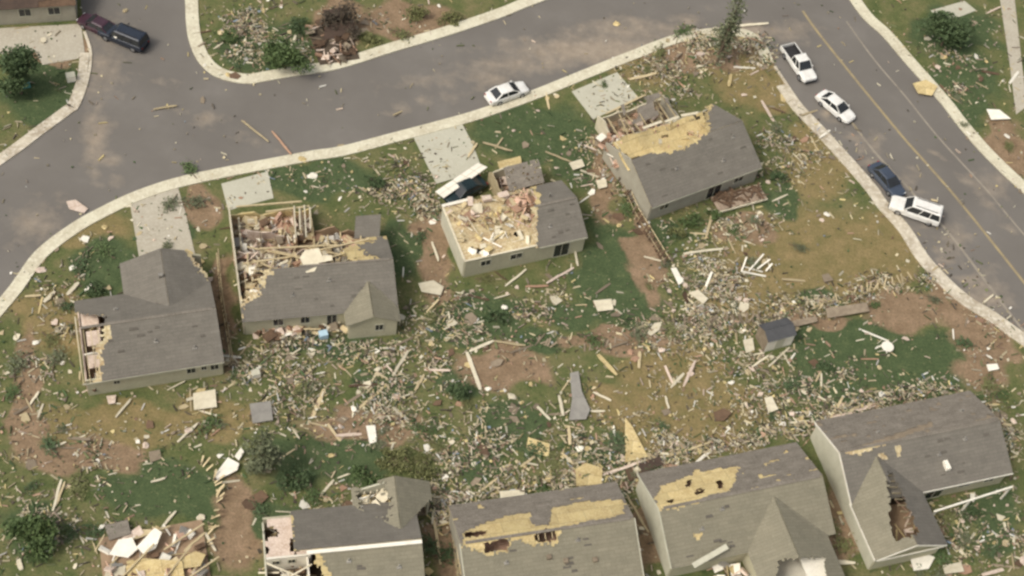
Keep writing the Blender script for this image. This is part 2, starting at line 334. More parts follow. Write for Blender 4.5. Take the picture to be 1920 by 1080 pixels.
C_WPT = mat("faded_white_paint", (.31, .27, .21), (.19, .165, .13), scale=.5, fine=3, bump=0)
def marking(name, pts, wd, m): return ribbon(name, pts, -wd/2, wd/2, .008, .012, m)
marking("centre_line", [(1505,20),(1533,60),(1613,160),(1693,257),(1733,302),(1800,379),(1903,508),(1990,620)], .32, C_YEL)
marking("lane_line", [(1587,40),(1640,113),(1697,180),(1760,258),(1847,353),(1903,420),(1990,520)], .22, C_WPT)
marking("lane_line", [(1596,228),(1640,285),(1700,350),(1780,438),(1850,530),(1903,600),(1960,670)], .3, C_WPT)
def slab(name, poly, z0, z1, m, kind="structure"):
    mb = MB().prism([xy(p) for p in poly], z0, z1); o = mb.build(name, m)
    return tag(o, kind=kind)
slab("driveway", [(243,378),(334,352),(348,400),(366,478),(262,490),(252,430)], 0, .06, C_CONC2)
slab("driveway", [(415,345),(502,322),(513,372),(428,395)], 0, .06, C_CONC)
slab("driveway", [(774,255),(866,232),(885,268),(905,320),(818,345)], 0, .06, C_CONC)
slab("driveway", [(1072,172),(1157,136),(1198,185),(1112,224)], 0, .06, C_CONC)
slab("driveway", [(-30,55),(152,45),(160,108),(80,122),(66,96),(-30,104)], 0, .05, C_CONC2)
slab("driveway", [(1745,20),(1808,2),(1830,20),(1768,44)], 0, .05, C_CONC)
slab("path", [(1872,-20),(1900,-20),(1925,200),(1905,215),(1893,120)], 0, .05, C_CONC2)

# ------------------------------------------------------------------ houses
FOOT = []        # footprints, kept clear of loose litter
class House:
    def __init__(s, name, label, bl, br, D, ez=2.6, ridge=None, rise=None, cat="house", margin=.2):
        s.ez = ez; s.D = D; s.rise = rise if rise is not None else .47*D/2; s.rz = ez+s.rise
        if ridge: z = s.rz; O, B = P(*bl, z), P(*br, z)
        else: z = ez; O, B = P(*bl, z), P(*br, z)
        u = (B-O); s.L = float(np.hypot(u[0], u[1])); s.u = u/s.L; s.v = np.array([-s.u[1], s.u[0], 0])
        if ridge: O = O-s.v*(D/2)
        s.O = np.array([O[0], O[1], 0.]); s.ang = math.atan2(s.u[1], s.u[0])
        s.root = tag(empty(name, tuple(s.O), s.ang), label, cat)
        s.areas = [(0, s.L, 0, D)]; FOOT.append(s)
    def W(s, a, b, z): p = s.O+s.u*a+s.v*b; return np.array([p[0], p[1], z])
    def px(s, a, b, z): return PX(s.W(a, b, z))
    def loc(s, x, y, z): p = P(x, y, z)-s.O; return float(p@s.u), float(p@s.v)
    def inside(s, p, g=.25):
        a, b = float((p-s.O)@s.u), float((p-s.O)@s.v)
        return any(a0-g < a < a1+g and b0-g < b < b1+g for a0, a1, b0, b1 in s.areas)
    def sheet(s, name, c00, c10, c01, m, off=0., th=.05, keep=None, cell=.3, jag=.0, seed=0, label=None):
        """a roof plane made of small pieces; keep() says which pieces the storm left"""
        c00, c10, c01 = (np.array(x, float) for x in (c00, c10, c01)); U_, V_ = c10-c00, c01-c00
        lu, lv = np.linalg.norm(U_), np.linalg.norm(V_); nu, nv_ = max(1, int(lu/cell)), max(1, int(lv/cell))
        n_ = np.cross(U_, V_); n_ /= np.linalg.norm(n_)
        if n_[2] < 0: n_ = -n_
        K = np.zeros((nu, nv_), bool)
        for i in range(nu):
            for j in range(nv_):
                p = c00+U_*(i+.5)/nu+V_*(j+.5)/nv_
                if keep is None: K[i, j] = True; continue
                x, y = s.px(*p)
                x += jag*(snoise(i*.8, j*.8, seed)-.5)+jag*.5*(vnoise(i, j, seed)-.5); y += jag*(snoise(i*.8+40, j*.8, seed)-.5)+jag*.5*(vnoise(i+50, j, seed)-.5)
                K[i, j] = keep(x, y, *p)
        if not K.any(): return None
        mb = MB(); idx = {}
        def vert(i, j, k):
            key = (i, j, k)
            if key not in idx:
                idx[key] = len(mb.v); sag = .03*(snoise(i*.35, j*.35, seed+9)-.5)
                edge = 0 < i < nu and 0 < j < nv_ and not (K[i-1, j-1] and K[i, j-1] and K[i-1, j] and K[i, j])
                du = (vnoise(i, j, seed+1)-.5)*.75 if edge else 0; dv_ = (vnoise(i, j, seed+2)-.5)*.75 if edge else 0
                p = c00+U_*(i+du)/nu+V_*(j+dv_)/nv_+n_*(off+k*th+sag+(.03*vnoise(i, j, seed+4) if edge else 0)); mb.v.append(tuple(p))
            return idx[key]
        up = np.cross(U_, V_)[2] > 0
        for i in range(nu):
            for j in range(nv_):
                if not K[i, j]: continue
                a_, b_, c_, d_ = (i, j), (i+1, j), (i+1, j+1), (i, j+1)
                t_ = [vert(*q_, 1) for q_ in (a_, b_, c_, d_)]; lo_ = [vert(*q_, 0) for q_ in (a_, b_, c_, d_)]
                fl = [tuple(t_), tuple(lo_[::-1])]
                for (di, dj), e in (((0, -1), (0, 1)), ((1, 0), (1, 2)), ((0, 1), (2, 3)), ((-1, 0), (3, 0))):
                    x, y = i+di, j+dj
                    if not (0 <= x < nu and 0 <= y < nv_ and K[x, y]): fl.append((t_[e[1]], t_[e[0]], lo_[e[0]], lo_[e[1]]))
                for q_ in fl: mb.f.append(q_ if up else q_[::-1]); mb.mi.append(0)
        o = mb.build(name, m, s.root)
        if label: o["label"] = label
        return o
    def rafters(s, c00, c10, c01, step=.6, keep=None, m=None):
        c00, c10, c01 = (np.array(x, float) for x in (c00, c10, c01)); n_ = int(np.linalg.norm(c10-c00)/step); mb = MB()
        for i in range(n_+1):
            p = c00+(c10-c00)*i/max(n_, 1); q_ = p+(c01-c00); seg = []
            for k in range(9):
                r_ = p+(q_-p)*k/8; ok = keep is None or keep(*s.px(*r_), *r_)
                seg.append(ok)
            k = 0
            while k < 8:
                if seg[k] and seg[k+1]:
                    e = k+1
                    while e < 8 and seg[e+1]: e += 1
                    mb.bar(p+(q_-p)*k/8-[0, 0, .13], p+(q_-p)*e/8-[0, 0, .13], .05, .16); k = e
                k += 1
        return mb.build("rafters", m or C_WOOD, s.root) if mb.v else None
    def wall(s, a0, b0, a1, b1, h=None, m=None, z0=0., name="wall", th=.16, ragged=0., windows=()):
        p, q_ = Vector((a0, b0, 0)), Vector((a1, b1, 0)); d = (q_-p); L = d.length; d /= L; n_ = Vector((-d.y, d.x, 0)); h = h or s.ez-.12; mb = MB()
        k = max(2, int(L/.6)) if ragged else 1
        tops = [z0+h*(1-ragged*snoise(i*.9+a0, b0*3, 5)) for i in range(k+1)]
        vs, fs = [], []
        for i in range(k+1):
            c_ = p+d*(L*i/k)
            for sgn in (-.5, .5):
                e = c_+n_*(th*sgn); vs += [(e.x, e.y, z0), (e.x, e.y, tops[i])]
        for i in range(k):
            o = i*4; fs += [(o, o+4, o+5, o+1), (o+6, o+2, o+3, o+7), (o+1, o+5, o+7, o+3)]
        fs += [(0, 1, 3, 2), (k*4, k*4+2, k*4+3, k*4+1)]
        mb.add(vs, fs); o = mb.build(name, m or C_SIDE, s.root)
        for wp, wz, ww, wh, side in windows: s.window(p+d*wp+n_*(side*th/2), d, n_*side, wz, ww, wh)
        return o
    def window(s, c_, d, n_, wz, ww, wh):
        rot = Matrix((d, n_, Vector((0, 0, 1)))).transposed().to_4x4(); T = Matrix.Translation(c_+Vector((0, 0, wz))) @ rot
        mb = MB(); e = .07
        for x0, x1, z0, z1 in ((-ww/2-e, -ww/2, -e, wh+e), (ww/2, ww/2+e, -e, wh+e), (-ww/2, ww/2, -e, 0), (-ww/2, ww/2, wh, wh+e), (-.02, .02, 0, wh)):
            mb.box((x0, .002, z0), (x1, .05, z1), 0, T)
        f_ = mb.build("window", C_FASC, s.root)
        MB().box((-ww/2, .002, 0), (ww/2, .015, wh), 0, T).build("pane", C_GLASS, f_)
    def gable(s, a, b0, b1, ez=None, rz=None, m=None, th=.16, axis='a', top=1.0, name="gable_wall"):
        ez = ez or s.ez; rz = rz or s.rz; mid = (b0+b1)/2; ez -= .1; rz = ez+(rz-.1-ez-.0)*top; hw = (b1-b0)/2*(1-top)
        prof = [(b0, 0), (b1, 0), (b1, ez), (mid+hw, rz), (mid-hw, rz), (b0, ez)] if top < 1 else [(b0, 0), (b1, 0), (b1, ez), (mid, rz), (b0, ez)]
        n_ = len(prof); mb = MB()
        if axis == 'a': vs = [(a-th/2, y, z) for y, z in prof]+[(a+th/2, y, z) for y, z in prof]
        else: vs = [(y, a-th/2, z) for y, z in prof]+[(y, a+th/2, z) for y, z in prof]
        mb.add(vs, [tuple(range(n_)), tuple(range(n_, 2*n_))[::-1]]+[(i, n_+i, n_+(i+1) % n_, (i+1) % n_) for i in range(n_)])
        return mb.build(name, m or C_SIDE, s.root)
    def part(s, name, boxes, m, label=None):
        mb = MB()
        for a_, b_ in boxes: mb.box(a_, b_)
        o = mb.build(name, m, s.root)
        if label: o["label"] = label
        return o
    def bars(s, name, L, m, wd=.12, ht=None):
        mb = MB()
        for p, q_ in L: mb.bar(p, q_, wd, ht)
        return mb.build(name, m, s.root)
    def floor(s, a0, a1, b0, b1, m=None, z=.15, name="floor"):
        s.areas.append((a0, a1, b0, b1)); return s.part(name, [((a0, b0, 0), (a1, b1, z))], m or C_DARKIN)
    def slopes(s, ov=.35):
        """back and front slope corners of the main gable roof"""
        k = s.rise/(s.D/2); dz = ov*k; L = s.L
        back = ((-ov*.6, -ov, s.ez-dz), (L+ov*.6, -ov, s.ez-dz), (-ov*.6, s.D/2, s.rz))
        front = ((-ov*.6, s.D+ov, s.ez-dz), (L+ov*.6, s.D+ov, s.ez-dz), (-ov*.6, s.D/2, s.rz))
        return back, front
    def clutter(s, n, a0, a1, b0, b1, seed, z=.16, mats=None, lo=.25, hi=1.1):
        """broken household stuff heaped on the floor of an open room"""
        r = random.Random(seed); mats = mats or [C_WOOD, C_WHITE, C_PINK, C_WOODB, C_INSUL, C_OSB, C_METAL]
        groups = {}
        for _ in range(n):
            m = r.choice(mats); mb = groups.setdefault(m.name, (m, MB()))[1]
            T = Matrix.Translation((r.uniform(a0, a1), r.uniform(b0, b1), z+r.uniform(.05, .55))) @ Matrix.Rotation(r.uniform(0, 6.28), 4, 'Z') @ Matrix.Rotation(r.gauss(0, .35), 4, 'X') @ Matrix.Rotation(r.gauss(0, .3), 4, 'Y')
            if r.random() < .5: l, w_, h_ = r.uniform(.6, 2.2), r.uniform(.06, .16), .05
            else: l, w_, h_ = r.uniform(lo, hi), r.uniform(lo, hi), r.uniform(.03, .35)
            mb.box((-l/2, -w_/2, -h_/2), (l/2, w_/2, h_/2), 0, T)
        for m, mb in groups.values(): tag(mb.build("rubble", m, s.root), kind="stuff")
def outside(*polys): return lambda x, y, *a_: not any(inpoly(x, y, p) for p in polys)
def within(poly, *holes): return lambda x, y, *a_: inpoly(x, y, poly) and not any(inpoly(x, y, h) for h in holes)

# --- corner house by the curved pavement
h = House("damaged_house", "grey-roofed house by the curved pavement with its left gable end torn open", (160,712), (415,672), 8.4)
L, D = h.L, h.D; back, front = h.slopes()
h.floor(0, L, 0, D, C_CARP)
edge = [(218,560),(440,520),(440,700),(186,730),(188,700),(196,672),(190,655),(207,640),(205,622),(212,605)]
h.sheet("roof", *back, C_ROOF, off=.03, th=.04, keep=within(edge), cell=.2, jag=9, seed=1)
h.sheet("roof_deck", *back, C_OSBW, th=.028, keep=within([(212,560),(440,520),(440,700),(176,735),(180,700),(186,672),(172,650),(195,640),(192,620),(196,605)]), cell=.2, jag=12, seed=2)
h.rafters(*back, keep=lambda x, y, *a: x < 260)
def zmain(b_, h=h): return h.rz-(h.rise/(h.D/2))*abs(b_-h.D/2)
fk = lambda x, y, a, b_, z: not inpoly(x, y, [(100,585),(165,588),(200,594),(196,615),(120,625)])
h.sheet("roof", *front, C_ROOF, off=.03, th=.04, keep=fk, cell=.2, jag=8, seed=3)
h.sheet("roof_deck", *front, C_OSBW, th=.028, keep=fk, cell=.2, jag=4, seed=4)
ga, gb, gr = 4.55, 11.75, 8.15; gz = h.ez+.38*3.6; Gb = 12.0
cut = [(340,440),(420,440),(420,560),(398,545),(388,528),(366,500),(350,480)]
gk = lambda x, y, a, b_, z: (z > zmain(b_)-.02 or b_ > D+.3) and not inpoly(x, y, cut)
for c0, c1 in ((ga-.3, gr), (gb+.3, gr)):
    zz = h.ez-.3*.47
    h.sheet("garage_roof", (c0, 4.6, zz), (c0, Gb+.3, zz), (c1, 4.6, gz), C_ROOF, off=.03, th=.04, keep=gk, cell=.2, jag=9, seed=int(c0))
    h.sheet("roof_deck", (c0, 4.6, zz), (c0, Gb+.3, zz), (c1, 4.6, gz), C_OSBW, th=.028, keep=lambda x, y, a, b_, z: (z > zmain(b_)+.05 or b_ > D+.3) and not inpoly(x, y, [(p[0]+6, p[1]-3) for p in cut]), cell=.2, jag=9, seed=int(c0)+1)
h.floor(ga, gb, D, Gb, C_CONC2, name="garage_floor")
h.wall(ga, D, ga, Gb, m=C_SIDE); h.wall(gb, D, gb, Gb-1.6, m=C_SIDE, ragged=.3); h.gable(Gb, ga, gb, rz=gz, axis='b')
h.part("garage_door", [((ga+.8, Gb+.082, 0), (gb-1.6, Gb+.13, 2.1))], C_WHITE)
h.wall(0, 0, L, 0, m=C_SIDE, windows=[(2.6, 1.3, .5, .5, -1), (9.2, 1.1, .75, .9, -1), (10.35, 1.3, .45, .6, -1), (11.3, 1.1, .7, .8, -1)])
h.wall(0, D, ga, D, m=C_SIDE); h.gable(L, 0, D)
h.wall(0, 0.1, 0, D-.1, m=C_PINK, ragged=.28, label=None) if False else h.wall(0, .1, 0, D-.1, m=C_PINK, ragged=.3)
h.wall(1.7, .1, 1.7, D-.1, m=C_PINK, name="interior_wall", h=2.3); h.wall(.1, 3, 1.6, 3, m=C_WHITE, name="interior_wall", ragged=.2)
h.part("ceiling", [((.4, 1.2, 2.42), (1.7, 2.6, 2.46)), ((.5, 3.6, 2.42), (1.7, 5.2, 2.46)), ((.2, 5.6, 2.42), (1.7, 7.8, 2.46))], C_PINK)
h.clutter(26, .1, 1.6, .2, D-.3, 3, z=.3)
h.bars("fascia", [((-.2, -.38, h.ez-.2), (L+.2, -.38, h.ez-.2))], C_FASC, .04, .16)
h.bars("loose_trim", [((-.25, 1.0, 2.35), (-.3, D-1.4, 2.5))], C_WOODW, .1, .12)
h.part("roof_vent", [((7.6, 8.9, 3.2), (8.0, 9.2, 4.35))], C_METAL)
H1 = h

# --- gutted house left of centre
h = House("damaged_house", "gutted house with its front rooms open to the sky and grey rear roof", (458,597), (742,572), 8.0)
L, D = h.L, h.D; back, front = h.slopes()
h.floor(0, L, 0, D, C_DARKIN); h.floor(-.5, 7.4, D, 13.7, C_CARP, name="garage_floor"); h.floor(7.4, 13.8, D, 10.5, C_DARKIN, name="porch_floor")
keep2 = [(448,610),(452,578),(486,548),(500,520),(520,500),(552,484),(600,478),(642,492),(668,470),(700,452),(726,440),(770,440),(770,640),(448,640)]
h.sheet("roof", *back, C_ROOF, off=.03, th=.04, keep=within(keep2), cell=.2, jag=14, seed=11)
h.sheet("roof_deck", *back, C_OSBW, th=.028, keep=within([(x-7, y-5) for x, y in keep2]), cell=.2, jag=16, seed=12)
h.rafters(*back, keep=lambda x, y, *a: x < 610 and vnoise(a[0]*7, 2) > .25)
h.sheet("roof", *front, C_ROOF, off=.03, th=.04, keep=within([(690,480),(670,462),(700,452),(735,440),(760,500)]), cell=.2, jag=10, seed=13)
h.sheet("roof_deck", *front, C_OSB, th=.028, keep=within([(660,490),(640,470),(700,440),(740,430),(760,500)]), cell=.2, jag=12, seed=14)
wa, wb, wr = 9.55, 14.05, 11.8; wz = h.ez+.47*2.25
wk = lambda x, y, a, b_, z: z > h.ez+.47*b_-.02
for c0 in (wa-.3, wb+.3):
    zz = h.ez-.3*.47
    h.sheet("rear_wing_roof", (c0, -1.9, zz), (c0, 2.6, zz), (wr, -1.9, wz), C_ROOF2, off=.05, th=.05, keep=wk, cell=.2, seed=int(c0)+3)
h.gable(-1.55, wa, wb, rz=wz, axis='b'); h.wall(wa, -1.5, wa, 0, m=C_SIDE); h.wall(wb, -1.5, wb, 0, m=C_SIDE)
h.areas.append((wa, wb, -1.8, 0)); h.floor(wa, wb, -1.5, 0, C_DARKIN)
h.wall(2.2, 0, wa, 0, m=C_SIDE, windows=[(.9, 1.1, .9, 1.0, -1), (3.4, 1.1, .8, 1.0, -1), (5.9, .05, .9, 2.0, -1)]); h.wall(0, 0, 2.2, 0, m=C_SIDE, ragged=.15)
h.window(Vector((wr+.6, -1.63, 0)), Vector((1, 0, 0)), Vector((0, -1, 0)), 1.1, .7, .9)
h.gable(L, 0, D, top=.7)
h.wall(-.1, 0, -.5, 13.7, m=C_WOODW, ragged=.12, th=.14); h.wall(-.5, 13.7, 7.4, 13.6, m=C_OSB, h=1.2, ragged=.7)
IW = [(2.4, .2, 2.4, 5.6), (.1, 3.1, 4.6, 3.1), (0, 5.7, 5.6, 5.7), (4.7, 3, 4.7, 7.9), (0, 8.3, 7.4, 8.3), (7.4, 8, 7.4, 13.5), (5.7, 9.2, 5.7, 13.2), (6.5, 10.2, 6.5, 13.0), (1.0, 10.6, 4.6, 10.6), (8.8, 6.2, 8.8, 10.2), (7.5, 10.4, 11.5, 10.4), (2.3, 8.4, 2.3, 10.4), (10.6, 7.2, 13.6, 7.4)]
for k, q_ in enumerate(IW): h.wall(*q_, m=(C_PINK, C_WOOD, C_CARP, C_WOODG)[k % 4], name="interior_wall", h=2.2, ragged=.75, th=.13)
for k, (a0, a1, b0, b1, m) in enumerate([(.2, 2.2, 3.3, 5.5, C_PINK), (2.6, 4.5, 6, 8, C_ORNG), (.3, 2.1, 8.6, 10.3, C_CARP), (2.6, 5.4, 10.9, 13.3, C_ORNG), (.4, 2.2, .3, 2.9, C_OSBW), (7.7, 11, 8.2, 10.2, C_WOODG)]):
    h.part("room_floor", [((a0, b0, .152), (a1, b1, .18))], m)
MESS = [C_WOOD, C_WOOD, C_WOODW, C_WOODW, C_WOODB, C_WOODG, C_PINK, C_PINK, C_INSUL, C_ORNG, C_OSBW, C_OSBW, C_METAL, C_WHITE]
h.clutter(330, 0, 7.2, .3, 13.3, 21, mats=MESS); h.clutter(120, 0, 5, 3, 8.5, 23, z=1.0, mats=MESS); h.clutter(150, 7.2, 13.4, 4.6, 10.3, 22, z=.4, mats=MESS); h.clutter(60, 3, 13, 4.2, 7, 24, z=1.9, mats=MESS)
h.bars("wall_studs", [((5.6+.5*k, 9.0+.9*(k % 2), 2.45), (5.8+.5*k, 12.9-.3*(k % 2), 2.5)) for k in range(4)]+[((.3, 9+k, 0), (.35, 9+k, 2.4)) for k in range(4)], C_WOODW, .14, .14)
h.bars("loose_studs", [((rnd.uniform(.3, 13), rnd.uniform(3.9, 7.5), 2.2+rnd.random()), (rnd.uniform(.3, 13), rnd.uniform(4.5, 9.5), 1.6+rnd.random())) if k % 3 == 0 else ((k*.52+.2, 4.2+vnoise(k, 1), 2.9), (k*.52+.2+2*vnoise(k, 2), 6.5+2.5*vnoise(k, 3), 1.5+1.2*vnoise(k, 4))) for k in range(24)], C_WOOD, .12, .1)
h.clutter(90, 1, 13.6, -.9, .3, 26, z=.05, mats=MESS)
h.bars("roof_truss", [((.2, 13.5, 2.3), (6.6, 13.4, 2.5)), ((3, 12.6, 2.3), (7.3, 12.9, 2.3)), ((2.0, 8.0, 2.5), (9.5, 7.6, 2.6)), ((6, 6.9, 2.6), (12.6, 7.8, 2.9)), ((8, 6.0, 2.7), (13, 7.2, 2.5)), ((.3, 6.5, 2.3), (5, 6.8, 2.4))], C_WOOD, .16, .12)
h.sheet("porch_roof", (11.2, 8.4, 2.3), (13.7, 8.4, 2.3), (11.6, 10.7, 2.9), C_ROOF, off=.02, th=.08, cell=.2, keep=lambda x, y, *a: True, seed=15)
for x_, y_ in ((11.6, 8.6), (13.4, 8.6), (13.3, 10.4)): h.bars("porch_post", [((x_, y_, 0), (x_, y_, 2.3))], C_WOODW, .12)
H2 = h

# --- centre house with bare deck
h = House("damaged_house", "small house with bare yellow boarding and one grey shingled end", (872,490), (1098,440), 7.0)
L, D = h.L, h.D; back, front = h.slopes(.25); A0 = 7.7
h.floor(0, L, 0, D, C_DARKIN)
rk = lambda x, y, a, b_, z: a > A0+.2*b_-.25+.5*snoise(b_*1.3, 2, 3)
h.sheet("roof", *back, C_ROOF, off=.03, th=.04, keep=rk, cell=.19, jag=0, seed=31)
h.sheet("roof_deck", *back, C_OSBW, th=.03, keep=lambda x, y, a, b_, z: a > A0+.2*b_-.6+.5*snoise(b_*1.5, 5, 3), cell=.19, seed=32)
h.sheet("roof", *front, C_ROOF, off=.03, th=.04, keep=lambda x, y, a, b_, z: a > A0+.2*b_+.3+.9*snoise(b_*1.1, 8, 3), cell=.19, seed=33)
h.sheet("roof_deck", *front, C_OSB, th=.03, keep=lambda x, y, a, b_, z: a > A0+.2*b_+.8*snoise(b_*1.2, 9, 3), cell=.19, seed=34)
h.gable(A0+1.7, .1, D-.1, m=C_PINK, name="interior_wall"); h.gable(L, 0, D, m=C_SIDE)
holes = [[(884,462),(902,470),(908,482),(890,480)], [(962,436),(978,434),(980,441),(964,443)], [(893,395),(903,392),(901,400)], [(930,440),(942,438),(940,443)]]
h.sheet("attic_floor", (.02, .02, h.ez-.05), (A0+1.6, .02, h.ez-.05), (.02, D, h.ez-.05), C_OSBW, th=.06, keep=outside(*holes), cell=.19, jag=5, seed=35, label="bare yellow boarding littered with torn wood")
h.wall(0, 0, 7.7, 0, m=C_SIDE, windows=[(2.2, 1.3, 1.0, .8, -1), (5.4, 1.3, 1.2, .8, -1)]); h.wall(7.7, 0, L, 0, m=C_SIDE, windows=[(2.6, .05, 1.6, 2.0, -1)])
h.wall(0, .09, 0, D-.09, m=C_FASC); h.wall(0, D, L, D, m=C_SIDE)
h.floor(6.4, 11.2, D, 10.9, C_CARP, name="garage_floor"); h.wall(6.4, D, 6.4, 10.9, m=C_WOOD, ragged=.5); h.wall(6.4, 10.9, 11.2, 10.9, m=C_WOODW, ragged=.6, h=2.0); h.wall(11.2, D, 11.2, 10.6, m=C_WOOD, ragged=.4)
h.sheet("garage_roof", (7.2, 7.3, 2.4), (11.0, 7.3, 2.7), (7.4, 9.9, 3.1), C_ROOFW, th=.07, cell=.2, keep=lambda x, y, a, b_, z: vnoise(a*2, b_*2, 3) > .12, seed=36)
h.clutter(60, 6.5, 11, 7.2, 10.7, 36); h.clutter(70, .3, 7.2, 3.6, 6.8, 37, z=2.6, mats=[C_WOOD, C_WOODW, C_ORNG, C_OSBW, C_OSB, C_PINK]); h.clutter(60, 6.6, 8.9, 2.4, 6.8, 38, z=2.65, mats=[C_ORNG, C_INSUL, C_WOODB, C_WOOD, C_PINK]); h.clutter(36, .4, 6.8, .3, 3.8, 39, z=2.5, mats=[C_WOODW, C_WHITE, C_OSB, C_WOOD])
h.bars("top_plate", [((-.02, -.02, 2.66), (7.5, -.02, 2.66)), ((-.02, 0, 2.66), (-.02, D, 2.66))], C_WOODW, .18, .1); h.bars("white_edge", [((-.1, D, 2.75), (2.8, D+.05, 2.85))], C_WHITE, .34, .1)
h.bars("fascia", [((A0, -.3, 2.42), (L+.1, -.3, 2.42))], C_FASC, .05, .18)
h.bars("flue", [((10.4, 4.6, 3.4), (10.4, 4.6, 4.35))], C_METAL, .16)
H3 = h

# --- house near the corner with opened attic
h = House("damaged_house", "grey-roofed house near the street corner with its attic ripped open", (1222,384), (1424,310), 9.2)
L, D = h.L, h.D; back, front = h.slopes(.3)
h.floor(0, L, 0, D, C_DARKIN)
torn = [(1150,240),(1190,288),(1262,286),(1290,276),(1322,256),(1334,236),(1326,205),(1240,190)]
h.sheet("roof", *back, C_ROOF, off=.03, th=.04, keep=outside(torn), cell=.19, jag=7, seed=41)
h.sheet("roof_deck", *back, C_OSB, th=.03, keep=outside([(x-3, y-6) for x, y in torn]), cell=.19, jag=7, seed=42)
fk4 = within([(1334,258),(1328,225),(1340,190),(1375,180),(1430,260),(1395,250)])
h.sheet("roof", *front, C_ROOF, off=.03, th=.04, keep=fk4, cell=.19, jag=9, seed=43)
h.sheet("roof_deck", *front, C_OSB, th=.03, keep=within([(1330,262),(1318,225),(1335,185),(1378,175),(1435,262),(1395,252)]), cell=.19, jag=9, seed=44)
h.rafters(*front, step=.9, keep=lambda x, y, *a: 1285 < x < 1345 and vnoise(a[0]*5, 3) > .5)
h.gable(0, 0, D, m=C_SIDEG, top=.9); h.gable(L, 0, D, m=C_SIDEG)
h.wall(0, 0, L, 0, m=C_SIDEG, windows=[(1.7, 1.2, 1.0, .8, -1), (8.0, .05, 1.7, 2.0, -1), (11.0, 1.2, 1.1, .9, -1)])
h.wall(0, D, L, D, m=C_SIDEG, ragged=.25)
h.part("attic_floor", [((.3, 4.4, 2.9), (10.4, 8.6, 2.96))], C_OSB, label="bare yellow attic floor boards")
h.bars("attic_joists", [((a_, 4.5, 2.98), (a_, 8.6, 2.98)) for a_ in np.arange(.6, 10.2, 1.22)], C_WOODW, .05, .06)
mb = MB(); NU, NV = 26, 10; g_ = {}
def peel(i, j): a_ = -.3+10.9*i/NU; t_ = j/NV; return Vector((a_, 4.45+4.3*t_*(1-.25*t_)+.12*math.sin(a_*1.7)*t_, 3.25+1.15*t_**2.2+.25*math.sin(a_*.55+1)*t_))
pk = [[snoise(i*.45, j*.5, 17) > .16+.25*(j > NV-3)+.3*(i < 2) for j in range(NV)] for i in range(NU)]
for i in range(NU):
    for j in range(NV):
        if pk[i][j]:
            q_ = [peel(i, j), peel(i+1, j), peel(i+1, j+1), peel(i, j+1)]; mb.add(q_+[p_-Vector((0, 0, .05)) for p_ in q_], [(0, 1, 2, 3), (7, 6, 5, 4), (0, 4, 5, 1), (1, 5, 6, 2), (2, 6, 7, 3), (3, 7, 4, 0)])
mb.build("peeled_sheathing", C_OSB, h.root)
h.bars("broken_framing", [((1.5+k*.9, 8.2+.3*vnoise(k, 2), 2.6), (1.2+k*.95+vnoise(k, 4), 11.5+1.6*vnoise(k, 5), 2.2+1.0*vnoise(k, 6))) for k in range(9)], C_WOOD, .09, .16)
h.bars("white_edge", [((.5, 4.65, 3.2), (7.4, 4.7, 3.4)), ((3.4, 8.0, 4.5), (5.8, 8.1, 4.4)), ((6.1, 7.9, 4.45), (8.0, 8.1, 4.2)), ((8.2, 8.0, 4.4), (10.2, 7.7, 4.3))], C_WOODW, .3, .1)
h.floor(1.4, 9.6, D, 13.2, C_CARP, name="garage_floor")
h.wall(1.4, D, 1.4, 13.2, m=C_WOODW, ragged=.4); h.wall(1.4, 13.2, 9.6, 13.2, m=C_WOODW, h=1.6, ragged=.5); h.wall(9.6, D, 9.6, 13.2, m=C_SIDEG, ragged=.5)
h.sheet("garage_roof", (3.2, 10.3, 2.5), (8.6, 10.0, 2.9), (3.6, 12.6, 3.3), C_ROOFW, th=.08, cell=.2, keep=lambda x, y, a, b_, z: snoise(a*.9, b_*.9, 6) > .38, seed=46)
h.clutter(60, .6, 9.8, 4.8, 8.5, 50, z=2.95, mats=[C_OSB, C_WOOD, C_WOODW, C_INSUL], hi=.6); h.clutter(110, 1.6, 9.3, 9.4, 13, 47, mats=[C_WOOD, C_WOODB, C_WOODB, C_ORNG, C_PINK, C_INSUL, C_WOODG]); h.clutter(80, -.4, 2.3, 6.2, 10.5, 48, z=1.6, mats=[C_INSUL, C_ORNG, C_PINK, C_WOODB, C_WHITE]); h.clutter(40, 9.4, 13, 5, 9, 49, z=.4)
h.bars("fascia", [((-.1, -.34, 2.4), (L+.1, -.34, 2.4))], C_FASC, .05, .18)
H4 = h

# --- big house at the lower right
h = House("damaged_house", "large grey-roofed house at the right with a hole along its wing ridge", (1600,942), (1893,880), 8.3)
L, D = h.L, h.D; back, front = h.slopes(.35)
h.floor(0, L, 0, D, C_DARKIN)
strip = [(1580,848),(1650,824),(1745,792),(1750,800),(1690,822),(1600,856)]
h.sheet("roof", *back, C_ROOF, off=.03, th=.04, keep=outside(strip, [(1642,853),(1660,848),(1664,860),(1646,863)], [(1676,838),(1688,836),(1690,858),(1680,858)]), cell=.2, jag=5, seed=51)
h.sheet("roof_deck", *back, C_OSBW, th=.028, cell=.4, seed=52)
h.sheet("roof", *front, C_ROOFW, off=.03, th=.04, cell=.2, keep=lambda x, y, a, b_, z: snoise(a*.9, b_*3, 8) > .12 and not inpoly(x, y, strip), seed=53)
h.sheet("roof_deck", *front, C_WOODG, th=.028, cell=.4, seed=54)
h.gable(0, 0, D, m=C_FASC); h.gable(L, 0, D, m=C_SIDE)
wa, wb, wr, w0 = 0., 6.5, 3.2, -5.4; wz = h.ez+.47*3.25
hole = [(1661,880),(1676,892),(1692,930),(1716,984),(1722,1004),(1676,1012),(1668,970),(1668,930)]
zb = lambda b_: h.ez+.47*b_
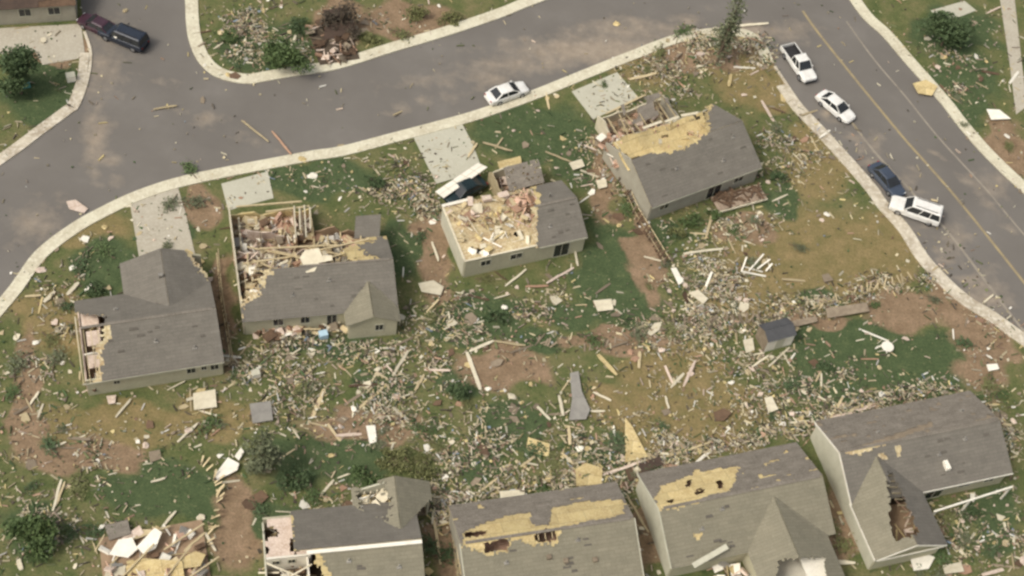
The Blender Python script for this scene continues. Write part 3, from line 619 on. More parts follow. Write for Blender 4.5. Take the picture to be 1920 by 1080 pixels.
for c0 in (wa-.3, wb+.3):
    zz = h.ez-.3*.47; mm = C_ROOF2 if c0 < 1 else C_ROOF
    h.sheet("wing_roof", (c0, w0-.3, zz), (c0, 3.6, zz), (wr, w0-.3, wz), mm, off=.04, th=.05, keep=lambda x, y, a, b_, z: z > zb(b_)-.02 and not inpoly(x, y, hole), cell=.19, jag=5, seed=int(c0)+55)
h.rafters((wb+.3, w0, zz), (wb+.3, 2.6, zz), (wr, w0, wz), keep=lambda x, y, a, b_, z: inpoly(x, y, hole) and z > zb(b_))
h.gable(w0, wa, wb, rz=wz, axis='b', m=C_SIDE); h.wall(wa, w0, wa, 0, m=C_FASC); h.wall(wb, w0, wb, 0, m=C_SIDE)
h.floor(wa, wb, w0, 0, C_CARP); h.clutter(50, .6, 6, w0+.4, 2, 58, z=1.2, mats=[C_INSUL, C_PINK, C_WOODB, C_OSB, C_ORNG])
h.wall(wb, 0, L, 0, m=C_SIDE, windows=[(2.2, .05, 1.7, 2.0, -1), (5.2, 1.1, 1.2, 1.0, -1), (7.8, 1.1, 1.0, 1.0, -1)]); h.wall(0, D, L, D, m=C_SIDE)
h.bars("fascia", [((wb+.4, -.42, 2.4), (L+.25, -.42, 2.4)), ((-.34, w0-.3, 2.45), (-.34, 0, 2.45)), ((-.27, -.2, 2.5), (-.27, D/2, h.rz-.05)), ((-.27, D/2, h.rz-.05), (-.27, D+.2, 2.5))], C_WHITE, .06, .2)
h.bars("rear_trim", [((wa-.2, w0-.36, 2.5), (wr, w0-.36, wz-.05)), ((wb+.2, w0-.36, 2.5), (wr, w0-.36, wz-.05)), ((wa, w0-.36, 2.4), (wb, w0-.36, 2.42))], C_WHITE, .06, .2)
a_, b_ = h.loc(1780, 866, 4.2); h.part("roof_vent", [((a_-.2, b_-.45, 3.3), (a_+.2, b_+.45, zb(b_)+.55))], C_WHITE)
h.bars("porch_beam", [((7.2, -2.3, 2.2), (L-.4, -1.6, 2.3)), ((7.4, -2.3, 0), (7.4, -2.3, 2.2)), ((L-.6, -1.6, 0), (L-.6, -1.6, 2.3)), ((11, -2, 0), (11, -2, 2.2))], C_WHITE, .16)
h.part("ceiling", [((.6 if 'H5' != 'H8' else 2.2, .4, 2.32), (h.L-.4, h.D-.4, 2.38))], C_INSUL)
H5 = h

# --- bottom row
h = House("damaged_house", "grey-roofed house at the bottom edge beside the large right-hand house", (1240,954), (1538,893), 8.7, ridge=True)
L, D = h.L, h.D; back, front = h.slopes(.35)
h.floor(0, L, 0, D, C_DARKIN)
osb = [(1228,936),(1240,912),(1290,893),(1340,880),(1384,876),(1380,900),(1366,922),(1330,930),(1290,948),(1236,956)]
ho = [[(1288,901),(1298,900),(1292,912),(1286,915)], [(1342,904),(1354,903),(1356,916),(1345,916)], [(1302,920),(1322,918),(1320,926),(1302,927)], [(1252,938),(1262,936),(1262,943),(1252,944)]]
h.sheet("roof", *back, C_ROOF2, off=.03, th=.04, keep=outside(osb, [(1300,1000),(1320,1002),(1318,1012),(1296,1008)]), cell=.19, jag=9, seed=61)
h.sheet("roof_deck", *back, C_OSB, th=.03, keep=outside(*ho), cell=.17, jag=4, seed=62, label="bare yellow sheathing")
h.sheet("roof", *front, C_ROOFW, off=.03, th=.04, keep=lambda x, y, a, b_, z: snoise(a*.8, b_*2.5, 4) > .1 and not inpoly(x, y, osb), cell=.2, seed=63)
h.sheet("roof_deck", *front, C_OSB, th=.03, cell=.17, jag=4, keep=outside(*ho), seed=64)
h.gable(0, 0, D, m=C_FASC); h.gable(L, 0, D, m=C_SIDE); h.wall(0, 0, L, 0, m=C_SIDE); h.wall(0, D, L, D, m=C_SIDE)
wa, wb, wr, w0 = 7.2, 14.2, 10.4, -5.; wz = h.ez+.47*3.5
hole6 = [(1358,1062),(1372,1046),(1418,1034),(1424,1085),(1360,1090)]
for c0 in (wa-.3, wb+.3):
    zz = h.ez-.3*.47
    h.sheet("wing_roof", (c0, w0, zz), (c0, 3.9, zz), (wr, w0, wz), C_ROOF2, off=.04, th=.05, keep=lambda x, y, a, b_, z: z > h.ez+.47*b_-.02 and not inpoly(x, y, [(1462,1052),(1545,1044),(1550,1100),(1450,1100)]), cell=.19, jag=6, seed=int(c0)+65)
h.gable(w0, wa, wb, rz=wz, axis='b'); h.floor(wa, wb, w0, 0, C_WHITE, z=.2); h.wall(wa, w0, wa, 0, m=C_SIDE); h.wall(wb, w0, wb, 0, m=C_WHITE)
h.bars("rake_trim", [((-.27, -.3, 2.5), (-.27, D/2, h.rz-.03)), ((-.27, D/2, h.rz-.03), (-.27, D+.3, 2.5))], C_FASC, .08, .24)
h.part("ceiling", [((11.2, w0+.3, 2.5), (13.9, -1.2, 2.56))], C_WHITE)
mb = MB(); k0 = h.loc(1300, 1060, 3); mb.bar((k0[0], k0[1], 2.9), (k0[0]+3.4, k0[1]+.9, 3.35), .5, .08); mb.build("loose_trim", C_FASC, h.root)
h.clutter(26, 4, 7, -3, 0, 66, z=.2)
h.part("ceiling", [((.6 if 'H6' != 'H8' else 2.2, .4, 2.32), (h.L-.4, h.D-.4, 2.38))], C_INSUL)
H6 = h

h = House("damaged_house", "bottom-edge house with a long strip of yellow sheathing below its ridge", (868,1019), (1184,972), 8.6, ridge=True)
L, D = h.L, h.D; back, front = h.slopes(.35)
h.floor(0, L, 0, D, C_DARKIN)
osb = [(868,1000),(900,985),(955,966),(1000,962),(1080,944),(1130,938),(1170,938),(1170,966),(1085,982),(1050,990),(1046,1018),(998,1024),(960,1010),(952,1034),(905,1040),(868,1024)]
ho = [[(908,1018),(954,1008),(953,1032),(910,1036)], [(1002,998),(1044,990),(1041,1014),(1004,1019)], [(870,1000),(912,995),(910,1004),(872,1008)]]
h.sheet("roof", *back, C_ROOF2, off=.03, th=.04, keep=outside(osb), cell=.19, jag=9, seed=71)
h.sheet("roof_deck", *back, C_OSB, th=.03, keep=outside(*ho), cell=.17, jag=4, seed=72, label="bare yellow sheathing")
h.rafters(*back, keep=lambda x, y, *a: any(inpoly(x, y, q_) for q_ in ho))
h.sheet("roof", *front, C_ROOFW, off=.03, th=.04, keep=lambda x, y, a, b_, z: snoise(a*.8, b_*2.5, 2) > .1 and not inpoly(x, y, osb) or inpoly(x, y, [(990,955),(1036,945),(1030,985),(1000,985)]), cell=.2, seed=73)
h.sheet("roof_deck", *front, C_OSB, th=.03, cell=.17, jag=4, keep=outside(*ho), seed=74)
h.gable(0, 0, D, m=C_SIDEG); h.gable(L, 0, D, m=C_SIDE); h.wall(0, 0, L, 0, m=C_SIDE); h.wall(0, D, L, D, m=C_SIDE)
h.bars("rake_trim", [((L+.27, -.3, 2.5), (L+.27, D/2, h.rz-.03)), ((-.27, -.3, 2.5), (-.27, D/2, h.rz-.03))], C_FASC, .08, .2)
mb = MB()
for x_, y_ in ((1028,1050),(1060,1055),(1115,1052)): a_, b_ = h.loc(x_, y_, 3.2); zc = h.ez+.47*b_+.07; MB().box((a_-.2, b_-.2, zc-.1), (a_+.2, b_+.2, zc+.18)).build("roof_vent", C_WOODG, h.root)
h.part("ceiling", [((.6 if 'H7' != 'H8' else 2.2, .4, 2.32), (h.L-.4, h.D-.4, 2.38))], C_INSUL)
H7 = h

h = House("damaged_house", "bottom-edge house whose left gable end is stripped to pale walls", (556,1033), (786,1011), 8.8, ridge=True)
L, D = h.L, h.D; back, front = h.slopes(.35)
h.floor(-2.6, L, 0, D, C_DARKIN)
bk8 = outside([(470,900),(585,900),(588,1018),(600,1030),(608,1060),(640,1100),(470,1120)])
h.sheet("roof", *back, C_ROOF2, off=.03, th=.04, keep=bk8, cell=.19, jag=9, seed=81)
h.sheet("roof_deck", *back, C_OSB, th=.03, keep=outside([(470,900),(575,900),(580,1018),(588,1030),(594,1060),(620,1100),(470,1120)]), cell=.19, jag=9, seed=82)
fk8 = lambda x, y, *a: x > 548
h.sheet("roof", *front, C_ROOF, off=.03, th=.04, keep=fk8, cell=.19, jag=14, seed=83)
h.sheet("roof_deck", *front, C_OSB, th=.03, keep=lambda x, y, *a: x > 540, cell=.19, jag=14, seed=84)
h.bars("ridge_cap", [((.8, D/2-.25, h.rz+.05), (L+.2, D/2-.25, h.rz+.05))], C_WHITE, .34, .06)
wa, wb, wr, w1 = 5.4, 11.6, 8.8, D+2.0; wz = h.ez+.47*3.1
for c0 in (wa-.3, wb+.3):
    zz = h.ez-.3*.47
    h.sheet("front_wing_roof", (c0, 5.2, zz), (c0, w1, zz), (wr, 5.2, wz), C_ROOF2, off=.04, th=.05, keep=lambda x, y, a, b_, z: z > h.rz-.47*abs(b_-D/2)-.02 and not inpoly(x, y, [(670,900),(712,890),(728,925),(735,962),(716,980),(700,968),(680,975)]), cell=.19, jag=16, seed=int(c0)+85)
h.gable(w1-.3, wa, wb, rz=wz, axis='b', m=C_FASC); h.wall(wa, D, wa, w1-.3, m=C_FASC); h.wall(wb, D, wb, w1-.3, m=C_FASC); h.floor(wa, wb, D, w1-.3, C_WOODG); h.clutter(70, wa+.2, 8.6, 6.6, w1-.5, 87, z=1.9, mats=[C_WOOD, C_WOODW, C_OSB, C_WOODB, C_WHITE]); h.bars("wall_studs", [((wa+.1+k*.55, w1-.5, 0), (wa+.1+k*.55+.15, w1-.6, 2.6+.3*vnoise(k, 3))) for k in range(6)], C_WOODW, .12)
h.gable(L, 0, D, m=C_SIDE); h.wall(-2.6, 0, L, 0, m=C_SIDE); h.wall(-2.6, D, L, D, m=C_SIDE, h=2.3)
h.wall(-2.6, .1, -2.6, D-.1, m=C_FASC, ragged=.6); h.wall(-2.5, 5.0, 1.2, 5.0, m=C_WHITE, name="interior_wall", h=2.5, windows=[(.8, 1.4, .55, .6, -1), (2.1, 1.4, .55, .6, -1)]); h.wall(-2.5, 2.2, 1.5, 2.2, m=C_WHITE, name="interior_wall", h=2.4, ragged=.2)
h.wall(.9, 2.3, .9, 8.8, m=C_WHITE, name="interior_wall", h=2.4, ragged=.15)
h.sheet("ceiling", (-2.5, 5.1, 2.44), (1.6, 5.1, 2.44), (-2.5, 8.6, 2.44), C_PINK, th=.05, cell=.25, keep=lambda x, y, a, b_, z: snoise(a*1.1, b_*1.1, 12) > .38, seed=89)
h.clutter(80, -2.4, 1.2, .3, 8.6, 88, mats=[C_WOOD, C_WOODW, C_WOODB, C_WHITE, C_OSB])
h.bars("broken_studs", [((-2.5, 4.6, 2.4), (.9, 2.6, 2.5)), ((-2.3, 2.4, 2.3), (1.2, 3.9, 2.9)), ((-1, .4, 1.8), (1.5, 2.0, 2.7))], C_WOODW, .14, .08)
h.part("ceiling", [((.6 if 'H8' != 'H8' else 2.2, .4, 2.32), (h.L-.4, h.D-.4, 2.38))], C_INSUL)
H8 = h

h = House("collapsed_house", "flattened house heap of pale wall panels and yellow sheathing at bottom left", (190,1100), (392,1062), 6.0, cat="wrecked house")
h.floor(0, h.L, -2, 5.6, C_CARP)
h.areas = [(0, h.L, -2, 5.6)]
def lean(h, name, px4, zs, m, th=.08):
    """one broken panel resting tilted on the heap"""
    pts = [h.root_inv @ Vector(P(x, y, z)) for (x, y), z in zip(px4, zs)]
    n_ = (pts[1]-pts[0]).cross(pts[2]-pts[0]).normalized()
    if n_.z < 0: n_ = -n_
    k = len(pts); mb = MB(); mb.add([p for p in pts]+[p+n_*th for p in pts], [tuple(range(k)), tuple(range(k, 2*k))[::-1]]+[(i, k+i, k+(i+1) % k, (i+1) % k) for i in range(k)])
    return mb.build(name, m, h.root)
h.root_inv = (Matrix.Translation(h.root.location) @ Matrix.Rotation(h.ang, 4, 'Z')).inverted()
lean(h, "wall_panel", [(204,1040),(222,1012),(248,1008),(258,1030),(240,1046)], [.6, .9, .9, .6, .5], C_WHITE)
lean(h, "wall_panel", [(256,1026),(290,990),(304,998),(292,1028),(270,1040)], [.7, 1.3, 1.3, .8, .7], C_WHITE)
lean(h, "wall_panel", [(228,1010),(262,985),(270,1000),(246,1018)], [.3, .5, .5, .3], C_PINK)
lean(h, "sheathing_panel", [(236,1062),(262,1046),(342,1052),(346,1082),(240,1086)], [.5, .8, .8, .5, .4], C_OSB)
lean(h, "sheathing_panel", [(340,1048),(366,1034),(386,1040),(376,1062),(345,1066)], [.6, .8, .9, .7, .6], C_OSB)
lean(h, "sheathing_panel", [(200,1066),(236,1060),(234,1084),(195,1086)], [.3, .4, .4, .3], C_WOODW)
lean(h, "roof_panel", [(196,985),(240,975),(246,1002),(205,1014)], [.2, .5, .5, .3], C_ROOFW)
h.bars("broken_rafters", [((1, 1, .5), (4.5, 3.6, 1.2)), ((4, -.5, .8), (7.5, 3, .9)), ((5.2, 3.2, .6), (8.8, 4.6, 1.3)), ((2, 4.6, .4), (6, 5.2, .8)), ((6.5, 0, .7), (9.6, 1.5, .9)), ((.5, 2.6, .4), (3.2, 5, .5))], C_WOOD, .14, .1)
h.clutter(80, 0, h.L-.2, -1.8, 5.4, 91)

h = House("damaged_house", "dark brown-roofed house cut off by the top left corner", (-30,14), (138,4), 8.0)
back, front = h.slopes(); h.floor(0, h.L, 0, h.D)
h.sheet("roof", *back, C_BROOF, off=.03, th=.05, keep=lambda x, y, a, b_, z: snoise(a*.7, b_*.9, 1) > .22, cell=.35, seed=95); h.sheet("roof_deck", *back, C_WOODB, th=.028, cell=.4, seed=96)
h.sheet("roof", *front, C_BROOF, off=.03, th=.05, cell=.35, seed=97)
h.gable(0, 0, h.D); h.gable(h.L, 0, h.D, m=C_SIDEG); h.wall(0, 0, h.L, 0, m=C_SIDEG, windows=[(4, 1.1, 1.2, 1, -1), (7, 1.1, 1.2, 1, -1)]); h.wall(0, h.D, h.L, h.D, m=C_SIDEG)
h = House("collapsed_house", "dark brown splintered ruin across the street beside the bare dirt plot", (600,92), (676,80), 5.0, cat="wrecked house")
h.floor(0, h.L, 0, 6, C_DARKIN); h.areas.append((0, h.L, 0, 7))
h.root_inv = (Matrix.Translation(h.root.location) @ Matrix.Rotation(h.ang, 4, 'Z')).inverted()
lean(h, "roof_panel", [(606,76),(660,62),(664,36),(610,48)], [.5, .6, 1.6, 1.4], C_BROOF)
lean(h, "roof_panel", [(612,44),(650,36),(648,14),(606,20)], [1.2, 1.1, .4, .5], C_BROOF)
lean(h, "wall_panel", [(650,78),(676,70),(672,56),(652,60)], [.3, .3, .8, .8], C_WOODG)
h.clutter(70, 0, h.L, 0, 6, 98, mats=[C_WOODB, C_WOODB, C_WOODG, C_ORNG, C_PINK])

# shed
h = House("garden_shed", "small dark-roofed garden shed with white wall on the green back lawn", (1441,640), (1492,626), 1.9, ez=1.9, rise=.45, cat="shed")
back, front = h.slopes(.12); C_SHR = mat("dark_shed_roof", (.085, .085, .085), (.062, .062, .063), fine=8)
h.sheet("roof", *back, C_SHR, th=.05, cell=.5); h.sheet("roof", *front, C_SHR, th=.05, cell=.5)
h.wall(0, 0, h.L, 0, m=C_WHITE, h=1.8, th=.06); h.wall(0, h.D, h.L, h.D, m=C_WHITE, h=1.8, th=.06); h.gable(0, 0, h.D, m=C_WOODG, th=.06); h.gable(h.L, 0, h.D, m=C_WHITE, th=.06)
h.part("door", [((h.L*.35, -.06, .05), (h.L*.65, -.032, 1.65))], C_FASC); h.part("floor", [((0, 0, 0), (h.L, h.D, .08))], C_WOODG)

for hh_, L_ in ((H1, [(6.5, 2.2), (3.4, 6.3), (9.8, 1.2)]), (H2, [(4.6, 1.6), (8.1, 2.6)]), (H3, [(9.3, 1.4)]), (H4, [(4.2, 2.4), (9.6, 1.6), (11.8, 3.4)]), (H5, [(9.3, 2.4), (12.2, 3.2), (4.5, 5.6), (13.6, 6.2)]), (H6, [(3.2, 2.2), (5.4, 3.4)]), (H7, [(9.8, 3.3), (3.4, 2.4)]), (H8, [(4.2, 3.3), (8.3, 2.5)])):
    for a_, b_ in L_:
        zr = hh_.rz-hh_.rise/(hh_.D/2)*abs(b_-hh_.D/2); MB().tube([(a_, b_, zr-.1), (a_, b_, zr+.4)], .07).box((a_-.2, b_-.2, zr-.05), (a_+.2, b_+.2, zr+.095)).build("vent_pipe", C_METAL, hh_.root)
for hi_, (hh_, lo_, up_) in enumerate(((H1, 2.5, 11.5), (H2, 5, 12.5), (H3, 9.3, 12.2), (H4, 1, 12.5), (H5, 7.5, 15), (H6, 1, 6), (H7, .8, 13), (H8, 3.5, 11))):
    rr_ = random.Random(hi_); mb, kk = MB(), hh_.rise/(hh_.D/2)
    for _ in range(8):
        a_ = rr_.uniform(lo_, up_); b_ = rr_.uniform(.3, hh_.D/2-.4); zr = hh_.ez+kk*b_+.085; w_, d_ = rr_.uniform(.12, .4), rr_.uniform(.05, .13); lf_ = rr_.uniform(.0, .09)
        mb.add([(a_-w_, b_-d_, zr-kk*d_+lf_), (a_+w_, b_-d_, zr-kk*d_+lf_), (a_+w_*.9, b_+d_, zr+kk*d_), (a_-w_*.9, b_+d_, zr+kk*d_), (a_-w_, b_-d_, zr-kk*d_-.03), (a_+w_, b_-d_, zr-kk*d_-.03), (a_+w_*.9, b_+d_, zr+kk*d_-.03), (a_-w_*.9, b_+d_, zr+kk*d_-.03)], [(0, 1, 2, 3), (7, 6, 5, 4), (0, 4, 5, 1), (1, 5, 6, 2), (2, 6, 7, 3), (3, 7, 4, 0)])
    tag(mb.build("torn_shingles", mat("lifted_shingles", (.125, .11, .088), (.095, .083, .066), fine=9), hh_.root), kind="stuff")
    x0_, x1_ = (8.3 if hh_ is H3 else 5.5 if hh_ is H2 else .2, hh_.L-.1)
    if hh_ is not H8 and hh_ is not H4: hh_.bars("ridge_cap", [((x0_, hh_.D/2, hh_.rz+.075), (x1_, hh_.D/2, hh_.rz+.075))], C_ROOFW, .26, .04)
# ------------------------------------------------------------------ vehicles
def vehicle(name, label, cat, kind, paint, front_px, rear_px, group=None, z=0.006, centre=None, tilt=0.):
    f_, r_ = P(*front_px, .8), P(*rear_px, .8); c_ = (f_+r_)/2; d = f_-r_; ang = math.atan2(d[1], d[0])
    root = tag(empty(name, (c_[0], c_[1], z), ang), label, cat, group)
    def ring(x, hw, z0, z1):
        r = .14; return [Vector(p) for p in ((x, -hw*.9, z0), (x, hw*.9, z0), (x, hw, z0+r), (x, hw, z1-r), (x, hw*.93, z1-.04), (x, hw*.7, z1), (x, -hw*.7, z1), (x, -hw*.93, z1-.04), (x, -hw, z1-r), (x, -hw, z0+r))]
    if kind == 'sedan':
        st = [(-2.42,.72,.38,.80),(-2.3,.84,.28,.93),(-1.7,.90,.22,.97),(-.8,.91,.2,.96),(.6,.91,.2,.94),(1.3,.90,.2,.90),(2.0,.86,.22,.80),(2.33,.78,.3,.70),(2.42,.66,.36,.62)]
        gb, gt, gw, wb = ((-1.85,.80),(1.25,.82)), ((-1.05,.62),(.35,.62)), (.93, 1.42), (1.42,-1.38)
    elif kind == 'suv':
        st = [(-2.74,.86,.40,1.08),(-2.68,.95,.3,1.12),(-1.5,1.0,.28,1.14),(0,1.0,.28,1.12),(1.2,.99,.28,1.10),(2.2,.95,.3,1.03),(2.62,.88,.36,.95),(2.74,.78,.42,.85)]
        gb, gt, gw, wb = ((-2.66,.90),(1.25,.90)), ((-2.48,.76),(.55,.74)), (1.1, 1.86), (1.65,-1.7)
    else:
        st = [(-.75,.93,.3,1.02),(-.2,.96,.28,1.03),(1.1,.96,.28,1.02),(2.2,.93,.3,.95),(2.62,.86,.36,.88),(2.72,.76,.42,.8)]
        gb, gt, gw, wb = ((-.62,.84),(1.35,.86)), ((-.42,.70),(.62,.68)), (1.0, 1.72), (1.75,-1.75)
    body = MB().loft([ring(*q_) for q_ in st])
    if kind == 'pickup':
        body.box((-2.85, -.96, .45), (-.75, -.84, 1.02)).box((-2.85, .84, .45), (-.75, .96, 1.02)).box((-2.95, -.96, .45), (-2.85, .96, 1.0)).box((-2.85, -.84, .45), (-.75, .84, .55))
    bo = body.build("body", paint, root); bv = bo.modifiers.new("bevel", 'BEVEL'); bv.width = .05; bv.segments = 2; bv.limit_method = 'ANGLE'; bv.angle_limit = .6
    if kind == 'pickup':
        MB().box((-2.84, -.83, .552), (-.76, .83, .60)).box((-2.84, -.838, .6), (-.76, -.80, .98)).box((-2.84, .80, .6), (-.76, .838, .98)).build("bed_liner", C_BED, root)
    (x0, w0), (x1, w1) = gb; (X0, W0), (X1, W1) = gt; zb_, zt = gw
    gl = MB(); gl.add([(x0, -w0, zb_), (x1, -w1, zb_), (x1, w1, zb_), (x0, w0, zb_), (X0, -W0, zt), (X1, -W1, zt), (X1, W1, zt), (X0, W0, zt)],
                      [(0, 3, 2, 1), (4, 5, 6, 7), (0, 1, 5, 4), (1, 2, 6, 5), (2, 3, 7, 6), (3, 0, 4, 7)]).build("windows", C_GLASS, root)
    rf = MB(); e = .05; rf.add([(X0-e, -W0-e, zt), (X1+e, -W1-e, zt), (X1+e, W1+e, zt), (X0-e, W0+e, zt), (X0+.12, -W0+.1, zt+.075), (X1-.12, -W1+.1, zt+.075), (X1-.12, W1-.1, zt+.075), (X0+.12, W0-.1, zt+.075)],
                              [(0, 3, 2, 1), (4, 5, 6, 7), (0, 1, 5, 4), (1, 2, 6, 5), (2, 3, 7, 6), (3, 0, 4, 7)]).build("roof", paint, root)
    def pillar(p, q_, wd, ht): MB().bar(p, q_, wd, ht).build("pillar", paint, root)
    for sg in (-1, 1):
        pillar((x1, sg*(w1+.01), zb_), (X1, sg*(W1+.02), zt), .07, .07); pillar((x0, sg*(w0+.01), zb_), (X0, sg*(W0+.02), zt), .14 if kind != 'suv' else .12, .07)
        for t_ in ((.5,) if kind != 'suv' else (.3, .6)):
            xb = x0+(x1-x0)*t_; xt = X0+(X1-X0)*t_; wq = w0+(w1-w0)*t_; Wq = W0+(W1-W0)*t_
            pillar((xb, sg*(wq+.012), zb_), (xt, sg*(Wq+.02), zt), .07, .04)
    R_ = .33 if kind == 'sedan' else .39; hw = .80 if kind == 'sedan' else .86
    for xw in wb:
        for sg in (-1, 1):
            ty = MB(); pts = [(r_ * math.cos(k*math.pi/9), r_ * math.sin(k*math.pi/9)) for k in range(18) for r_ in (R_,)]
            ty.loft([[Vector((xw+x*q_, sg*(hw+o), R_+y*q_)) for x, y in pts] for o, q_ in ((-.11, .9), (-.09, 1), (.10, 1), (.125, .9))]); w_ = ty.build("wheel", C_TYRE, root)
            MB().loft([[Vector((xw+x*q_, sg*(hw+o), R_+y*q_)) for x, y in pts] for o, q_ in ((.126, .6), (.15, .5))]).build("rim", C_RIM, w_)
    fx = st[-1][0]; rx = -2.95 if kind == 'pickup' else st[0][0]; lw = st[-1][1]
    for sg in (-1, 1):
        MB().box((fx-.16, sg*.45-.14+sg*.12, .62 if kind == 'sedan' else .72), (fx+.012-(.06 if kind == 'sedan' else 0), sg*.45+.14+sg*.12, .70 if kind == 'sedan' else .84)).build("headlight", C_LAMP, root)
        MB().box((rx-.012, sg*.62-.12, .70), (rx+.08, sg*.62+.12, .86)).build("tail_light", C_TAIL, root)
        MB().box((x1-.35, sg*(w1+.1)-.09, zb_+.03), (x1-.2, sg*(w1+.1)+.09, zb_+.17)).build("wing_mirror", paint, root)
    MB().box((fx-.05, -lw*.9, .36), (fx+.05, lw*.9, .54)).build("front_bumper", C_TRIMB if kind != 'sedan' else paint, root)
    MB().box((rx-.06, -.72, .38), (rx+.05, .72, .56)).build("rear_bumper", C_TRIMB if kind != 'sedan' else paint, root)
    if kind == 'suv':
        MB().box((X0+.3, -.6, zt+.10), (X1-.3, -.55, zt+.14)).box((X0+.3, .55, zt+.10), (X1-.3, .6, zt+.14)).box((X0+.5, -.6, zt+.07), (X0+.55, -.55, zt+.1)).box((X0+.5, .55, zt+.07), (X0+.55, .6, zt+.1)).build("roof_rack", C_TRIMB, root)
    FOOT.append(type("F", (), {"inside": staticmethod(lambda p, g=0, c=np.array([c_[0], c_[1]]): np.hypot(p[0]-c[0], p[1]-c[1]) < 2.6)}))
    return root
vehicle("parked_car", "white sedan alone against the kerb of the street above the houses", "car", 'sedan', C_PWHITE, (987,159), (915,184))
vehicle("pickup_truck", "white pickup with a dark open bed, parked topmost along the right-hand road", "pickup truck", 'pickup', C_PWHITE, (1521,149), (1478,87), "vehicles along the right-hand road")
vehicle("parked_car", "white sedan parked just behind the white pickup on the right-hand road", "car", 'sedan', C_PWHITE, (1598,222), (1538,173), "vehicles along the right-hand road")
vehicle("parked_car", "dark slate car nose to nose with the long white utility vehicle", "car", 'sedan', C_PNAVY, (1686,360), (1642,311), "vehicles along the right-hand road")
vehicle("utility_vehicle", "long white sport utility vehicle angled at the kerb, lowest on the right-hand road", "suv", 'suv', C_PWHITE, (1668,376), (1766,410), "vehicles along the right-hand road")
vehicle("utility_vehicle", "black sport utility vehicle with a painted white highlight on its hood, top left street", "suv", 'suv', C_PDARK, (200,55), (262,80))
vehicle("parked_car", "maroon car just ahead of the black sport utility vehicle, top left", "car", 'sedan', C_PMAROON, (160,34), (208,58))
vehicle("parked_car", "dark green car half buried under a white garage door", "car", 'sedan', C_PGREEN, (838,372), (905,338), z=.06)

# ------------------------------------------------------------------ trees and shrubs
def plant(name, label, cat, base, hgt, rads, leaf, n, size=.35, trunk=.14, lean_=(0, 0), group=None, stems=3, bare=0.0, lobes=7, seed=0):
    r = random.Random(seed+int(base[0])); g = P(*base); root = tag(empty(name, (g[0], g[1], 0)), label, cat, group)
    rx, ry, rz = rads; top = Vector((lean_[0], lean_[1], hgt)); cz = hgt-rz
    mb = MB(); tp = [Vector((0, 0, 0)), Vector((lean_[0]*.15+.05, lean_[1]*.15, hgt*.3)), Vector((lean_[0]*.5, lean_[1]*.5-.05, hgt*.6)), top*.93]
    mb.tube(tp, [trunk, trunk*.8, trunk*.5, trunk*.12])
    cent = []
    for k in range(lobes):
        t_ = r.random(); a_ = r.uniform(0, 6.28); q_ = r.uniform(.25, .75)
        zz = cz+rz*(2*t_-1)*.75; ax = zz/hgt
        env = math.sqrt(max(.1, 1-((zz-cz)/rz)**2)); cpt = Vector((lean_[0]*ax+rx*q_*env*math.cos(a_), lean_[1]*ax+ry*q_*env*math.sin(a_), zz)); cent.append((cpt, r.uniform(.32, .6)))
        s_ = Vector((lean_[0]*ax*.6, lean_[1]*ax*.6, max(.1, zz*.6))); mb.tube([s_, (s_+cpt)/2+Vector((0, 0, .15)), cpt], [trunk*.45, trunk*.28, trunk*.08], 5)
    mb.build("trunk", C_BARK, root)
    lm = MB()
    for _ in range(n):
        cpt, sc = r.choice(cent); d = Vector((r.gauss(0, 1), r.gauss(0, 1), r.gauss(0, 1))).normalized()*(r.random()**.45)
        p = cpt+Vector((d.x*rx*sc, d.y*ry*sc, d.z*rz*sc)); p.z = max(.12, p.z)
        s_ = size*r.uniform(.5, 1.3); e1 = Vector((r.gauss(0, 1), r.gauss(0, 1), r.gauss(0, .6))).normalized(); e2 = e1.cross(Vector((r.gauss(0, 1), r.gauss(0, 1), r.gauss(0, 1)))).normalized()
        lm.add([p-e1*s_*.5, p+e2*s_*.28, p+e1*s_*.5, p-e2*s_*.28], [(0, 1, 2, 3)])
    lm.build("crown", leaf, root)
    return root
plant("tree", "tall slim green tree standing at the debris-strewn street corner", "tree", (1342,122), 9.5, (1.6, 1.5, 4.3), L_GREY, 1500, .36, .2, lean_=(.7, 1.6), lobes=22)
plant("tree", "withered brown tree standing over the dark splintered ruin", "tree", (640,62), 4.2, (2.6, 2.0, 2.0), L_BROWN, 2200, .3, .16, lobes=12)
plant("tree", "dark bushy tree at the top right lawn by the grey drive", "tree", (1765,85), 4.4, (3.6, 2.2, 2.0), L_DARK, 3800, .38, .16, lobes=12)
plant("tree", "dark tree at the top left beside the pale driveway", "tree", (40,175), 5.6, (2.6, 2.4, 2.6), L_DARK, 3400, .4, .18, lobes=10)
plant("tree", "round green tree on the corner lot across the street", "tree", (535,130), 3.4, (3.2, 2.0, 1.6), L_MID, 3200, .36, .14, lobes=11)
plant("tree", "wind-stripped grey-green tree between the curved dirt track and yellow litter", "tree", (492,882), 5.4, (1.9, 1.7, 2.4), L_GREY, 1900, .34, .2, lobes=12)
plant("tree", "dark leafy tree at the lower left corner behind the flattened house", "tree", (70,1020), 3.2, (2.5, 1.9, 1.5), L_MID, 2400, .4, .2, lobes=9)
plant("shrub", "dark green shrub at the corner of the tan dirt plot", "shrub", (858,738), 1.9, (1.5, 1.1, 1.0), L_DARK, 1500, .26, .06)
